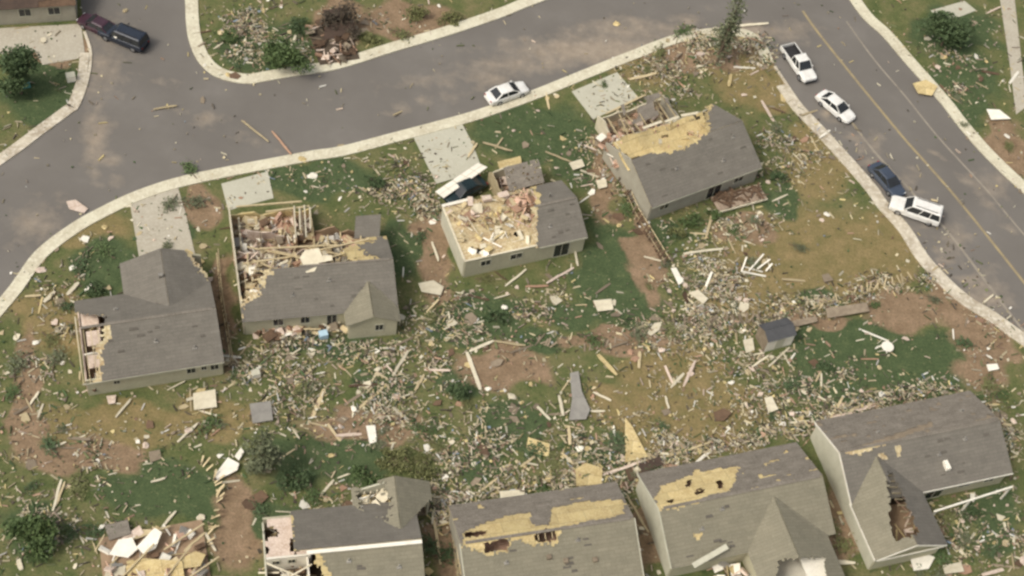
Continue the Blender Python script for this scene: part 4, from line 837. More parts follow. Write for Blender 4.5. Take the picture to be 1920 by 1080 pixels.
for k, (x_, y_, hh, rr, lf, lb) in enumerate([(735,868,1.5,2.4,L_OLIVE,"olive shrub heap behind the bottom row, left of the others"),(800,880,1.4,2.0,L_OLIVE,"olive shrub heap nearest the grey front wing roof"),(690,900,1.3,1.9,L_MID,"green shrub below the olive heaps near the front wing roof"),
        (1290,418,1.2,1.5,L_MID,"green shrub by the torn deck of the opened attic house"),(1335,408,.9,1.0,L_MID,"small green shrub against the torn deck"),(1265,440,1.0,1.2,L_OLIVE,"olive shrub beside the brown strip between two yards"),
        (560,905,1.2,1.9,L_DARK,"dark low shrub right of the wind-stripped tree"),(1455,335,.9,1.2,L_DARK,"dark shrub at the right end of the opened attic house"),(930,600,.8,1.4,L_DARK,"low dark shrub behind the yellow-sheathed house"),(1545,690,.7,1.0,L_DARK,"low dark shrub right of the garden shed"),
        (560,55,1.6,1.8,L_DARK,"dark shrub among litter on the corner lot across the street"),(430,70,1.3,1.5,L_MID,"green shrub near the left kerb of the corner lot"),(180,545,.8,1.3,L_DARK,"low dark shrub at the corner house's front eave"),(1810,960,1.2,1.6,L_DARK,"dark shrub under the rear porch of the large right-hand house"),
        (700,345,.9,1.4,L_DARK,"dark shrub on the front lawn right of the gutted house"),(780,30,1.2,1.9,L_OLIVE,"olive shrub on the bare dirt plot across the street"),(840,40,1.1,1.7,L_OLIVE,"olive shrub by the far kerb, right of the bare dirt"),(690,78,1.0,1.4,L_OLIVE,"brownish shrub beside the dark splintered ruin")]):
    plant("shrub", lb, "shrub", (x_, y_), hh, (rr, rr*.75, hh*.55), lf, int(420*rr), .26, .05, seed=k, lobes=8)

# ------------------------------------------------------------------ hand-placed wreckage
def piece(name, label, cat, poly, m, z=.08, th=.05, tilt=0., group=None, pz=.1):
    """a broken sheet lying on the ground; poly is its outline there"""
    pts = [np.array(xy(p, pz)) for p in poly]; c_ = sum(pts)/len(pts); r = random.Random(int(c_[0]*99))
    T = Matrix.Rotation(r.uniform(-.05, .05)+tilt, 4, 'X') @ Matrix.Rotation(r.uniform(-.05, .05), 4, 'Y')
    loc = [tuple(p-c_) for p in pts]; mb = MB(); mb.prism(loc, 0, th); mb.v = [tuple(T @ Vector(v)) for v in mb.v]
    lo = min(v[2] for v in mb.v); mb.v = [(x, y, q_-lo+.01) for x, y, q_ in mb.v]
    o = mb.build(name, m); o.location = (c_[0], c_[1], z-.05); return tag(o, label, cat, group)
def beam(name, label, cat, p, q_, m, wd=.2, z=.1, th=.07, group=None, dz=.15):
    a_, b_ = P(*p), P(*q_); c_ = (a_+b_)/2; d = b_-a_; Ln = float(np.hypot(d[0], d[1])); mb = MB(); n_ = 5; r = random.Random(int(p[0]*7+p[1])); rings = []
    for i in range(n_+1):
        t_ = i/n_-.5; e = (1 if 0 < i < n_ else .7)*(1+r.uniform(-.12, .12)); o_ = r.uniform(-.03, .03)
        rings.append([Vector((Ln*t_, wd/2*e*sy+o_, th/2*sz*e)) for sy, sz in ((-1, -1), (1, -1), (1, 1), (-1, 1))])
    mb.loft(rings); o = mb.build(name, m); o.location = (c_[0], c_[1], z+dz/2); o.rotation_euler = (r.uniform(-.2, .2), -math.atan2(dz*r.uniform(.2, 1), max(Ln, .5)), math.atan2(d[1], d[0]))
    return tag(o, label, cat, group)
W, WW, OS, WG = C_WOOD, C_WOODW, C_OSB, C_WOODG
gd = empty("garage_door", tuple(P(862, 344, 0)), 0); tag(gd, "long white garage door thrown across the dark green car", "garage door")
gi = Matrix.Translation(gd.location).inverted()
gp = [gi @ Vector(P(x, y, z)) for x, y, z in ((816,360,1.0),(896,306,1.75),(914,314,1.75),(832,372,1.0))]
mb = MB(); nrm = (gp[1]-gp[0]).cross(gp[3]-gp[0]).normalized(); nrm = nrm if nrm.z > 0 else -nrm
mb.add(gp+[p+nrm*.07 for p in gp], [(0, 1, 2, 3), (7, 6, 5, 4)]+[(i, 4+i, 4+(i+1) % 4, (i+1) % 4) for i in range(4)]).build("door_panel", C_WHITE, gd)
mb = MB()
for k in range(1, 5):
    t_ = k/5; mb.bar(gp[0].lerp(gp[1], t_)+nrm*.085, gp[3].lerp(gp[2], t_)+nrm*.085, .06, .025)
mb.bar(gp[0].lerp(gp[3], .5)+nrm*.085, gp[1].lerp(gp[2], .5)+nrm*.085, .05, .02); mb.build("stiffener", C_FASC, gd)
MB().tube([gp[3]+nrm*-.3+Vector((.4, .1, 0)), gp[2]+nrm*-.3+Vector((-.6, -.1, 0))], .04).build("rail", C_METAL, gd)
piece("hood_highlight", "white highlight on the black sport utility vehicle, made as a thin sheet", "sheet", [(212,66),(236,52),(240,58),(216,72)], C_WHITE, z=1.3, th=.03, pz=1.3)  # thin white sheet stands in for the bright reflection on the dark car
# sheets and panels
for nm, lb, ct, pl_, m, z, th in [
 ("plywood_sheet","square tan plywood sheet behind the corner house","plywood",[(362,739),(404,732),(407,766),(364,771)],C_WOODW,.25,.05),
 ("plywood_sheet","orange-tan plywood sheet on the green strip above the bottom row","plywood",[(990,821),(1030,834),(1029,858),(986,846)],OS,.2,.05),
 ("plywood_sheet","tall triangular yellow sheathing shard above the bottom row","plywood",[(1171,784),(1186,803),(1214,858),(1172,869)],OS,.3,.05),
 ("plywood_sheet","ragged yellow sheathing sheet right beside the striped bottom-edge roof","plywood",[(1078,882),(1098,870),(1130,880),(1127,910),(1080,914)],OS,.3,.05),
 ("wall_panel","white door-like panel standing out in the reddish rubble","panel",[(686,800),(703,798),(707,829),(693,834)],C_WHITE,.2,.06),
 ("wall_panel","large white panel at the head of the curved dirt track","panel",[(402,894),(428,861),(449,873),(445,885),(408,903)],C_WHITE,.3,.08),
 ("wall_panel","small white panel touching the top of the large white panel","panel",[(440,858),(452,842),(458,850),(448,866)],C_WHITE,.35,.06),
 ("wall_panel","cream oblong panel above the bottom house with long yellow strip","panel",[(936,924),(983,920),(984,936),(938,940)],C_WOODW,.3,.06),
 ("roof_fragment","long crumpled grey roofing strip in the middle of the back yards","roofing",[(1068,702),(1084,698),(1090,735),(1106,770),(1098,788),(1066,790),(1072,750)],C_METAL,.3,.06),
 ("roof_fragment","grey roofing slab beside the curved dirt track tree","roofing",[(468,760),(508,755),(512,790),(474,796)],C_METAL,.3,.07),
 ("fence_panel","fallen grey-brown fence panel right of the shed","fence panel",[(1546,582),(1622,572),(1628,588),(1550,600)],WG,.4,.08),
 ("fence_panel","fallen grey fence panel just right of the shed roof","fence panel",[(1482,606),(1528,596),(1532,606),(1486,617)],WG,.4,.08),
 ("plywood_sheet","yellow sheet with orange edge dropped at the far kerb of the right road","plywood",[(1710,160),(1735,152),(1757,164),(1746,182),(1720,178)],OS,.3,.05),
 ("wall_panel","white panel on bare ground at the far right edge","panel",[(1848,208),(1872,209),(1894,225),(1857,227)],C_WHITE,.3,.08),
 ("plywood_sheet","tan sheet at the head of the collapsed fence row","plywood",[(1213,626),(1226,608),(1241,606),(1236,620),(1220,632)],C_WOODW,.3,.05),
 ("plywood_sheet","tan broken sheet in the heap left of the white folded frame","plywood",[(1290,552),(1308,546),(1327,562),(1318,572)],C_WOODW,.3,.05),
 ("wall_panel","white slanting panel beside the brown strip right of the green lawn","panel",[(1257,505),(1267,504),(1281,530),(1272,536)],C_WHITE,.25,.06),
 ("plywood_sheet","yellow-tan sheet in front of the garage of the yellow-sheathed house","plywood",[(932,308),(975,298),(978,314),(936,322)],OS,.5,.05),
 ("plywood_sheet","tan sheet left of the yellow-sheathed house near its rear corner","plywood",[(784,534),(812,528),(832,540),(826,556),(790,550)],C_WOODW,.3,.05),
 ("plywood_sheet","cream broken sheet on grass right of the yellow-sheathed house's rear lawn","plywood",[(1112,566),(1146,562),(1150,582),(1120,586)],C_WOODW,.25,.05),
 ("plywood_sheet","tan sheet on the front lawn beside the brown strip","plywood",[(1066,308),(1090,300),(1096,314),(1074,322)],C_WOODW,.3,.05),
 ("wall_panel","pale panel in the grass left of the opened attic house","panel",[(1117,340),(1136,338),(1138,352),(1122,356)],C_WOODW,.25,.05),
 ("plywood_sheet","salmon board on the street by the curved kerb","plywood",[(124,378),(142,375),(165,392),(158,400),(130,392)],C_PINK,.12,.05),
 ("wall_panel","white lump of panel beside the gravel at the right edge","panel",[(1848,686),(1868,684),(1872,694),(1852,698)],C_WHITE,.3,.07),
 ("wall_panel","pale upright-looking panel left of the large right house on olive grass","panel",[(1432,748),(1446,746),(1458,770),(1440,776)],C_WOODW,.3,.06),
 ("plywood_sheet","cream sheet behind the garden shed's left wall","plywood",[(1392,640),(1410,636),(1414,658),(1398,664)],C_WOODW,.3,.05),
 ("wall_panel","pink-white fragment behind the corner house wall","panel",[(200,745),(218,742),(216,758),(204,760)],C_PINK,.25,.06),
 ("wall_panel","white scrap at the bottom right behind the large house wing","panel",[(1706,1050),(1730,1040),(1752,1046),(1740,1068),(1712,1072)],C_WHITE,.3,.06),
 ("wall_panel","cream scrap in the bottom right corner litter","panel",[(1766,1062),(1800,1056),(1806,1074),(1770,1078)],C_WOODW,.3,.06),
 ("roof_fragment","brown torn roofing sheet at the house gap beside the striped bottom roof","roofing",[(1196,872),(1236,858),(1246,872),(1204,890)],C_BROOF,.3,.06),
]: piece(nm, lb, ct, pl_, m, z, th)
piece("drywall_sheet", "white ceiling sheet lying on the gutted house's grey roof", "panel", [(562,486),(572,474),(598,471),(604,484),(622,484),(624,492),(598,496),(590,510),(574,512)], C_WOODW, z=4.3, th=.06, tilt=.2, pz=4.3)
# boards the photo shows one by one
BO = [((875,661),(900,733),WW,.4,"long pale rail along the left edge of the tan dirt plot"),((880,660),(925,641),WW,.3,"pale rail along the top of the tan dirt plot"),((925,641),(985,650),W,.22,"thin rail at the upper right of the tan dirt plot"),
 ((1003,759),(1031,790),WW,.25,"pale slanting board below the tan dirt plot"),((1048,742),(1056,782),WW,.28,"pale upright-pointing board left of the crumpled roofing strip"),((1066,800),(1068,836),W,.3,"board pointing down from the crumpled roofing strip"),
 ((1112,736),(1145,754),WW,.22,"pale board right of the crumpled roofing strip"),((1199,660),(1197,692),W,.32,"lone tan board below the fence line on brown grass"),((1107,772),(1134,773),WW,.2,"short white board touching the crumpled roofing strip's foot"),
 ((975,876),(1001,859),W,.22,"board below the orange-tan plywood sheet"),((1247,744),(1253,768),WW,.2,"short pale board on olive grass between the yards"),((736,706),(765,659),WW,.28,"long pale board on grass behind the gutted house"),((778,733),(795,704),W,.25,"tan board left of the dark shrub"),
 ((217,784),(246,750),WW,.22,"white board behind the corner house's rear wall"),((333,830),(371,796),WW,.26,"pale paired board in the lower left field"),((57,760),(73,736),WW,.2,"pale board near the left edge"),
 ((126,554),(148,532),WW,.35,"pale board on the corner house's front lawn"),((160,547),(172,535),C_WHITE,.3,"white board touching the corner house's front eave"),((82,568),(104,549),WW,.4,"wide pale board by the curved pavement"),((47,557),(78,556),W,.25,"tan board lying level by the curved pavement"),
 ((348,470),(382,494),OS,.4,"yellow board at the corner house's garage eave"),((453,227),(504,268),W,.2,"long thin board on the street left of the reddish rubble"),((510,247),(546,292),C_ORNG,.22,"reddish-tan board across the street's kerb"),((288,207),(332,200),W,.25,"tan board lying on the street junction"),
 ((1281,477),(1355,468),WW,.28,"long pale board across the yard behind the torn deck"),((1314,548),(1347,513),W,.3,"tan board pointing at the white folded frame"),((947,538),(986,507),WW,.22,"pale board behind the yellow-sheathed house"),((1024,532),(1075,504),C_PINK,.22,"long pinkish board behind the grey shingled end"),
 ((985,539),(1028,538),C_ORNG,.22,"orange board level behind the yellow-sheathed house"),((1077,465),(1083,501),WW,.22,"white post leaning at the grey shingled end"),((905,268),(960,286),W,.25,"tan board on the front lawn below the white sedan"),((1022,285),(1074,308),W,.22,"tan board pointing to the sheet by the brown strip"),
 ((894,270),(877,297),W,.25,"tan board at the driveway's right edge, yellow-sheathed house"),((810,455),(822,492),WW,.22,"pale board along the brown strip left of the yellow sheathing"),((1335,400),(1322,450),W,.25,"tan board propped off the torn deck"),
 ((1480,652),(1440,690),WW,.2,"pale board below the garden shed"),((1440,668),(1410,690),WW,.2,"pale board left of the garden shed's foot"),((1500,600),(1492,622),W,.3,"tan post near the fallen fence panels"),
 ((1542,790),(1480,795),WW,.25,"pale board at the large right house's front corner"),((1555,788),(1580,745),W,.25,"tan board rising off the large right house's front"),((1640,760),(1560,786),C_PINK,.4,"wide pinkish board along the large right house's eave"),
 ((1815,760),(1850,820),WW,.4,"white board along the large right house's right gable"),((1850,790),(1895,800),W,.3,"tan board right of the large right house"),((1240,860),(1330,832),W,.2,"thin tan board along the eave gap above the bottom roofs"),((1120,895),(1200,868),C_PINK,.25,"pinkish board crossing the gap between the bottom roofs"),
 ((1210,925),(1240,990),WW,.25,"long pale fence rail in the gap between the two bottom roofs"),((1175,930),(1215,1000),W,.22,"tan rail in the gap, left of the long pale one"),((812,965),(826,1060),W,.25,"tan board in the passage right of the front wing house"),((815,935),(810,985),WW,.2,"white board by the front wing's right edge"),
 ((700,940),(708,900),WW,.3,"white corner board standing by the front wing roof"),((300,995),(330,960),WW,.25,"pale board leaning on the flattened house heap"),((345,1035),(385,1000),W,.25,"tan board across the flattened house heap"),((385,1000),(405,1035),WW,.25,"pale board at the foot of the curved dirt track"),
 ((115,900),(100,960),WW,.22,"pale board near the lower left trees"),((105,950),(122,905),W,.2,"tan board beside the lower left trees"),((40,1070),(35,1050),WW,.4,"short pale board in the lower left corner"),((283,905),(310,898),WW,.2,"pale board on the round green lawn"),
 ((1640,655),(1655,648),C_WHITE,.15,"thin white strip beside the white round table"),((1745,375),(1757,380),W,.2,"scrap of tan board by the long white utility vehicle"),((1135,215),(1210,180),W,.22,"tan beam along the garage front of the opened attic house"),((1290,75),(1343,54),WW,.3,"pale rail along the debris-strewn street corner"),
 ((1380,50),(1440,46),WW,.3,"pale rail right of the slim green tree"),((1400,72),(1432,84),C_ORNG,.35,"orange board right of the slim green tree"),((1180,150),(1230,140),W,.3,"tan board beside the highest driveway"),((1370,140),(1366,165),OS,.35,"yellow board on the tan lawn below the slim tree")]
for p, q_, m, wd, lb in BO: beam("loose_board", lb, "board", p, q_, m, wd, group="boards torn from the houses")
# collapsed fence along the rear lot line
def fence(label, pts, hgt=1.5, tilt=.9, m=C_WOODG, group="fences between the yards", seed=0):
    r = random.Random(seed); g = [P(*p) for p in smooth(pts, 3)]; o0 = g[0]; root = tag(empty("wooden_fence", (o0[0], o0[1], 0)), label, "fence", group)
    bd = MB(); ups = []
    for a_, b_ in zip(g[:-1], g[1:]):
        d = b_-a_; Ln = np.hypot(d[0], d[1]); n_ = max(1, int(Ln/.22)); nn = Vector((-d[1]/Ln, d[0]/Ln, 0))
        for i in range(n_):
            if r.random() < (.3 if tilt < .8 else .42)+.4*snoise(i*.3+a_[0], 4, seed): continue
            p = Vector(a_-o0)+Vector(d)*(i+.5)/n_; tl = min(1.5, tilt*(.6+.7*r.random())); up = (nn+Vector(d)/Ln*r.gauss(0, .8 if tilt > .8 else .06)).normalized()*math.sin(tl)+Vector((0, 0, math.cos(tl)))
            bd.bar(p+Vector((0, 0, .06)), p+up*hgt*r.uniform(.7, 1)+Vector((0, 0, .06)), .16, .03)
        up = nn*math.sin(tilt)+Vector((0, 0, math.cos(tilt))); ups.append((Vector(a_-o0), up)); last = (Vector(b_-o0), up)
    bd.build("boards", m, root); ups.append(last)
    for t_ in ((.3, .8) if tilt < .8 else ()): MB().tube([q_+up*hgt*t_+Vector((0, 0, .08)) for q_, up in ups], .05, 4).build("rail", C_WOOD, root)
    for p in g[::3]:
        q_ = Vector(p-o0); MB().bar(q_, q_+Vector((r.uniform(-.3, .3), r.uniform(-.3, .3), hgt*r.uniform(.5, 1))), .12).build("post", C_WOODG, root)
fence("flattened grey fence along the tan dirt plot and brown grass", [(1000,640),(1060,660),(1120,655),(1200,630),(1240,622)], .9, 1.35, C_WOODG, seed=1)
fence("flattened grey fence between the tan lawn and the shed", [(1240,620),(1300,608),(1370,610),(1440,600)], 1.3, 1.3, C_WOODG, seed=2)
fence("broken tan fence running from the shed up to the right-hand road", [(1500,598),(1560,572),(1620,550),(1700,528),(1735,515)], 1.1, 1.25, C_WOOD, seed=3)
fence("brown fence leaning in the passage between the corner and gutted houses", [(405,480),(412,560),(425,640),(432,690)], 1.4, .25, C_WOODB, seed=4)
fence("dark brown fence running down the strip beside the opened attic house", [(1160,340),(1185,400),(1215,450),(1245,500)], 1.3, .5, C_WOODB, seed=5)
fence("curved tan fence at the edge of the round green lawn", [(375,870),(400,900),(406,940),(392,985),(388,1025)], 1.2, .9, C_WOOD, seed=6)
fence("tan fence in the passage right of the front wing house", [(838,955),(846,1000),(850,1040),(858,1090)], 1.6, .15, C_WOOD, seed=7)
fence("pale fence in the passage beside the striped bottom-edge roof", [(1205,915),(1222,960),(1240,1010),(1256,1080)], 1.5, .2, C_WOODG, seed=8)
# torn deck
g = P(1345, 402); dk = tag(empty("torn_deck", (g[0], g[1], 0), H4.ang-.1), "torn brown-grey deck thrown behind the opened attic house", "deck")
mb = MB()
for i in range(14): mb.box((.1+i*.42, .05*(i % 3), .42), (.48+i*.42, 2.0+.1*vnoise(i, 2), .46))
mb.build("planks", mat("weathered_deck_boards", (.36, .28, .20), (.25, .19, .135), scale=1.2, fine=10), dk); mb = MB()
for y_ in (.1, 1.0, 1.9): mb.box((0, y_, .28), (5.9, y_+.1, .42))
mb.build("joists", C_WOODB, dk)
for x_ in (.2, 3, 5.6):
    for y_ in (.1, 1.8): MB().box((x_, y_, 0), (x_+.12, y_+.12, .28)).build("post", C_WOODG, dk)
MB().box((0, -.12, .3), (5.9, -.02, .5)).build("edge_board", C_WOODW, dk)
rr_ = random.Random(4); mb = MB()
for _ in range(46):
    T = Matrix.Translation((rr_.uniform(.6, 5.8), rr_.uniform(.5, 2.1), .5+rr_.uniform(0, .3))) @ Matrix.Rotation(rr_.uniform(0, 6.3), 4, 'Z') @ Matrix.Rotation(rr_.gauss(0, .4), 4, 'X'); l_ = rr_.uniform(.2, .9); mb.box((-l_, -.1, -.03), (l_, .1, .03), 0, T)
tag(mb.build("rubble", C_WOODB, dk), kind="stuff")
# white folded frame (lawn furniture)
g = P(1410, 500); fr = tag(empty("folding_frame", (g[0], g[1], 0)), "white bent garden furniture frame on the tan lawn", "garden furniture")
def gl(x, y, z=0): return Vector(P(x, y, z)-g)
for p, q_ in (((1390,509),(1400,482)),((1404,508),(1432,476)),((1420,504),(1444,486)),((1436,508),(1448,494))):
    MB().bar(gl(*p, .2), gl(*q_, .7), .17, .05).build("slat", C_WHITE, fr)
MB().bar(gl(1390,509,.15), gl(1436,518,.15), .18, .08).bar(gl(1395,500,.1), gl(1430,510,.1), .12, .08).build("base", C_WHITE, fr)
# white round table
g = P(1660, 657); tb = tag(empty("round_table", (g[0], g[1], 0)), "white round garden table alone on the green lawn", "table")
cir = [(math.cos(k*math.pi/12), math.sin(k*math.pi/12)) for k in range(24)]
MB().loft([[Vector((x*r_, y*r_, z_)) for x, y in cir] for r_, z_ in ((.56, .68), (.62, .70), (.62, .73), (.58, .75))]).build("table_top", C_WHITE, tb)
MB().tube([(0, 0, .05), (0, 0, .68)], .06).build("pedestal", C_WHITE, tb)
for k in range(4): MB().bar((0, 0, .08), (.38*math.cos(k*1.571+.4), .38*math.sin(k*1.571+.4), .03), .06, .05).build("foot", C_WHITE, tb)
# small blue-white cooler-like box and bin behind the gutted house
for lb, x_, y_, m, sz in (("pale blue storage tub on grass behind the gutted house", 606, 632, mat("pale_blue_plastic", (.45, .60, .68), (.36, .50, .58), rough=.4, bump=0), .8), ("white laundry appliance tipped among litter behind the corner house", 480, 705, C_WHITE, .75), ("white appliance dumped in the top left street verge", 134, 150, C_WHITE, .9), ("teal plastic bin on the top left lawn", 50, 162, mat("teal_plastic", (.10, .30, .28), (.08, .22, .21), rough=.4, bump=0), .8)):
    g = P(x_, y_); rt = tag(empty("storage_tub" if "tub" in lb else "bin" if "bin" in lb else "appliance", (g[0], g[1], 0), .5), lb, "tub" if "tub" in lb else "bin" if "bin" in lb else "appliance")
    a_ = sz/2; MB().loft([[Vector((x*r_, y*r_*.8, z_)) for x, y in ((-1, -1), (1, -1), (1, 1), (-1, 1))] for r_, z_ in ((a_*.85, .01), (a_, .05), (a_, sz*.8), (a_*.95, sz*.84))]).build("body", m, rt)
    MB().box((-a_*1.03, -a_*.85, sz*.842), (a_*1.03, a_*.85, sz*.9)).build("lid", m if "appl" not in lb else C_FASC, rt)

# ------------------------------------------------------------------ scattered wreckage, one object each
ZONES = [(120,520,"on the corner house's front lawn"),(90,700,"at the left edge by the corner house"),(250,790,"in the field behind the corner house"),(150,860,"on reddish soil at the lower left"),(300,920,"on the round green lawn"),(150,980,"by the lower left trees"),
 (440,800,"above the curved dirt track"),(560,640,"behind the gutted house's left half"),(680,660,"behind the gutted house's rear wing"),(600,760,"in the reddish rubble field"),(700,810,"around the white door-like panel"),(600,880,"near the wind-stripped tree"),(620,960,"before the front wing house"),(800,880,"by the olive shrub heaps"),
 (780,350,"beside the driveway of the yellow-sheathed house"),(600,340,"on the gutted house's front lawn"),(380,400,"between the two left driveways"),(770,520,"between the gutted and yellow-sheathed houses"),(1000,250,"on the lawn below the white sedan"),(980,560,"behind the yellow-sheathed house"),(1150,500,"on the green lawn beside the yellow-sheathed house"),(850,640,"left of the tan dirt plot"),
 (960,690,"on the tan dirt plot"),(1060,740,"round the crumpled roofing strip"),(950,820,"round the orange-tan plywood sheet"),(1040,900,"above the striped bottom-edge roof"),(1200,850,"by the yellow sheathing shard"),(1180,720,"on the brown grass below the fence line"),(1330,700,"left of the garden shed"),(1330,790,"on olive grass above the bottom right roofs"),
 (1250,580,"at the head of the collapsed fence row"),(1330,500,"behind the torn deck"),(1360,560,"in the heap left of the white folded frame"),(1480,480,"on the tan lawn"),(1600,440,"on the tan lawn near the long white utility vehicle"),(1500,330,"right of the opened attic house"),(1140,280,"left of the opened attic house"),(1230,140,"by the highest driveway"),
 (1320,100,"round the slim green tree"),(1420,180,"on the corner lawn by the white pickup"),(1560,600,"along the broken tan fence"),(1570,680,"on the green lawn by the shed"),(1700,680,"near the white round table"),(1690,590,"on the bare soil beside the right-hand road"),(1820,640,"on the gravel at the right edge"),(1500,760,"before the large right-hand house"),
 (1860,790,"right of the large right-hand house"),(1820,1000,"in the bottom right corner"),(1570,960,"between the two right-hand bottom houses"),(1225,1000,"in the passage between bottom roofs"),(830,1000,"in the passage right of the front wing house"),(440,980,"on the curved dirt track"),(300,1010,"on the flattened house heap"),
 (480,60,"on the corner lot across the street"),(760,50,"on the bare dirt plot across the street"),(80,170,"on the top left lawn"),(1800,120,"on the top right lawn"),(1870,260,"at the far right verge")]
DENS = [(620,690,230,90,1.0),(1060,885,220,45,1.2),(1310,555,130,70,1.0),(1320,95,150,55,1.3),(780,350,60,60,1.2),(1000,545,120,40,1.0),(230,860,220,40,.7),(1400,700,130,60,.8),(1290,560,60,40,.9),(1250,600,50,25,.8),(1390,480,70,50,.5),(1460,300,60,90,.5),(1110,360,40,60,.7),(1860,800,50,60,1.3),(1840,1010,90,70,1.0),(1560,775,130,30,1.2),(490,70,100,60,1.0),
        (1330,420,110,50,.9),(120,980,100,70,.8),(1840,620,70,70,.8),(750,800,160,60,.9),(640,940,130,40,.9),(1180,840,120,60,1.0),(1580,690,160,60,.6),(1130,280,40,80,.9),(1060,290,60,40,.6),(590,340,100,30,.5),(960,740,200,60,.5),(100,570,90,80,.5),(1230,160,60,40,1.1),(1500,310,60,60,.7),(1260,640,140,30,.9),(1800,130,80,80,.6),(820,960,40,60,1.0),(1220,940,40,60,1.0),(1590,970,40,90,.6),(700,70,120,40,.6),(870,600,120,50,.5),(1450,560,120,30,.5),(80,700,60,100,.5)]
ROADPX = SOUTH+WESTK+EASTK+NORTH+WEST
def dens(x, y): return .27+sum(k*math.exp(-((x-bx)/rx)**2-((y-by)/ry)**2) for bx, by, rx, ry, k in DENS)
CLEAR = [(1155,520,70,80),(1580,650,70,40),(1700,690,90,40),(310,920,105,50),(945,690,75,36),(1550,480,110,70),(440,980,40,70)]
def dens2(x, y): return dens(x, y)*(1-.93*max(math.exp(-((x-bx)/rx)**2-((y-by)/ry)**2) for bx, by, rx, ry in CLEAR))
def free(p): return not any(f_.inside(p) for f_ in FOOT)
r = random.Random(11)
def spot(edge=110, road=False):
    while True:
        x, y = r.uniform(18-edge, 1905+edge), r.uniform(8-edge, 1078+edge)
        onr = inpoly(x, y, ROADPX)
        if onr != road: continue
        if not road and r.random() > dens2(x, y)/1.5: continue
        if road and r.random() > .5: continue
        p = P(x, y)
        if free(p): return x, y, p
cols = [("pale", C_WOODW), ("tan", C_WOOD), ("grey", C_WOODG), ("yellow", C_OSB), ("white", C_WHITE), ("reddish", C_ORNG), ("dark", C_WOODB), ("pinkish", C_PINK)]
def zone(x, y): return min(ZONES, key=lambda z_: (z_[0]-x)**2+(1.3*(z_[1]-y))**2)[2]
protos = {}
def board_mesh(k):
    mb = MB(); rr = random.Random(k); Ln = 1.; rings = []
    for i in range(5):
        t_ = i/4-.5; e = 1 if 0 < i < 4 else rr.uniform(.4, .9); rings.append([Vector((t_, .5*sy*e, .5*sz)) for sy, sz in ((-1, -1), (1, -1), (1, 1), (-1, 1))])
    return mb.loft(rings).mesh("loose_board")
def shard_mesh(k):
    rr = random.Random(k+50); n_ = rr.choice((4, 5, 5, 6)); pl_ = []
    for i in range(n_):
        a_ = 6.283*(i+rr.uniform(-.25, .25))/n_; q_ = rr.uniform(.38, .6); pl_.append((math.cos(a_)*q_, math.sin(a_)*q_))
    return MB().prism(pl_, -.5, .5).mesh("panel_shard")
def clump_mesh(k):
    rr = random.Random(k+90); bm = bmesh.new(); bmesh.ops.create_icosphere(bm, subdivisions=2, radius=.5)
    for v in bm.verts: v.co *= rr.uniform(.7, 1.2); v.co.z *= .5
    m_ = bpy.data.meshes.new("insulation_clump"); bm.to_mesh(m_); bm.free(); return m_
made = []
def scatter(name, noun, cat, group, n, mk, wts, lo, hi, aspect, th, share=(0.,)):
    meshes = {}
    for i in range(n):
        x, y, p = spot(road=r.random() < share[0])
        ci = r.choices(range(len(cols)), wts)[0]; cn, m = cols[ci]; key = (i % 6, ci)
        if key not in meshes:
            me_ = mk(i % 6).copy() if key[0] in [k[0] for k in meshes] else mk(i % 6); me_.materials.append(m); meshes[key] = me_
        o = bpy.data.objects.new(name, meshes[key]); COL.objects.link(o)
        s_ = r.uniform(lo, hi)*(1 if r.random() < .75 else 1.35); a_ = r.uniform(*aspect)
        o.scale = (s_, s_*a_, th*r.uniform(.7, 1.3)); tx, ty = r.gauss(0, .18), r.gauss(0, .14)
        o.rotation_euler = (tx, ty, r.gauss(.75, .9)); o.location = (p[0], p[1], .05+.5*abs(math.sin(ty))*s_*.5+.5*abs(math.sin(tx))*s_*a_*.5)
        made.append((o, f"{cn}|{noun}|{zone(x, y) if not inpoly(x, y, ROADPX) else ('on the right-hand road' if x > 1380 else 'on the street above the houses')}", s_)); o["category"] = cat; o["group"] = group
scatter("loose_board", "loose board", "board", "boards torn from the houses", 229, board_mesh, [4, 4, 3.5, .8, 2, 1, 2, 1.2], .9, 2.6, (.06, .14), .07, (.02,))
scatter("panel_shard", "torn panel shard", "debris panel", "torn panel shards", 285, shard_mesh, [4, 2.5, 2, 1.5, 3.4, .7, .8, 2], .4, 1.05, (.4, 1.0), .05, (.015,))
scatter("insulation_clump", "rumpled insulation clump", "insulation", "clumps of insulation", 90, clump_mesh, [2, 1, .3, 1, 2, 1, .2, 3], .35, .85, (.6, 1.0), .5, (.02,))
scatter("roofing_scrap", "torn roofing scrap", "roofing", "scraps of torn roofing", 70, lambda k: shard_mesh(k+20), [0, 0, 4, 0, 0, 0, 3, 0], .6, 1.6, (.5, .9), .05, (.02,))
def branch_mesh(k):
    rr = random.Random(k+140); mb_ = MB(); mb_.tube([(-.9, 0, .05), (-.2, .06, .14), (.5, -.05, .16), (.95, .1, .1)], [.045, .035, .02, .008], 5, 0)
    for q_ in range(5):
        x_ = rr.uniform(-.3, .8); sg = rr.choice((-1, 1)); mb_.tube([(x_, 0, .13), (x_+.25, sg*.25, .2), (x_+.45, sg*.5, .16)], [.02, .014, .005], 4, 0)
    for q_ in range(150):
        c_ = Vector((rr.gauss(.35, .42), rr.gauss(0, .27), abs(rr.gauss(.16, .1))+.02)); e1 = Vector((rr.gauss(0, 1), rr.gauss(0, 1), rr.gauss(0, .5))).normalized()*rr.uniform(.08, .17); e2 = e1.cross(Vector((0, .3, 1))).normalized()*.05
        mb_.add([c_-e1, c_+e2, c_+e1, c_-e2], [(0, 1, 2, 3)], 1)
    return mb_.mesh("fallen_branch")
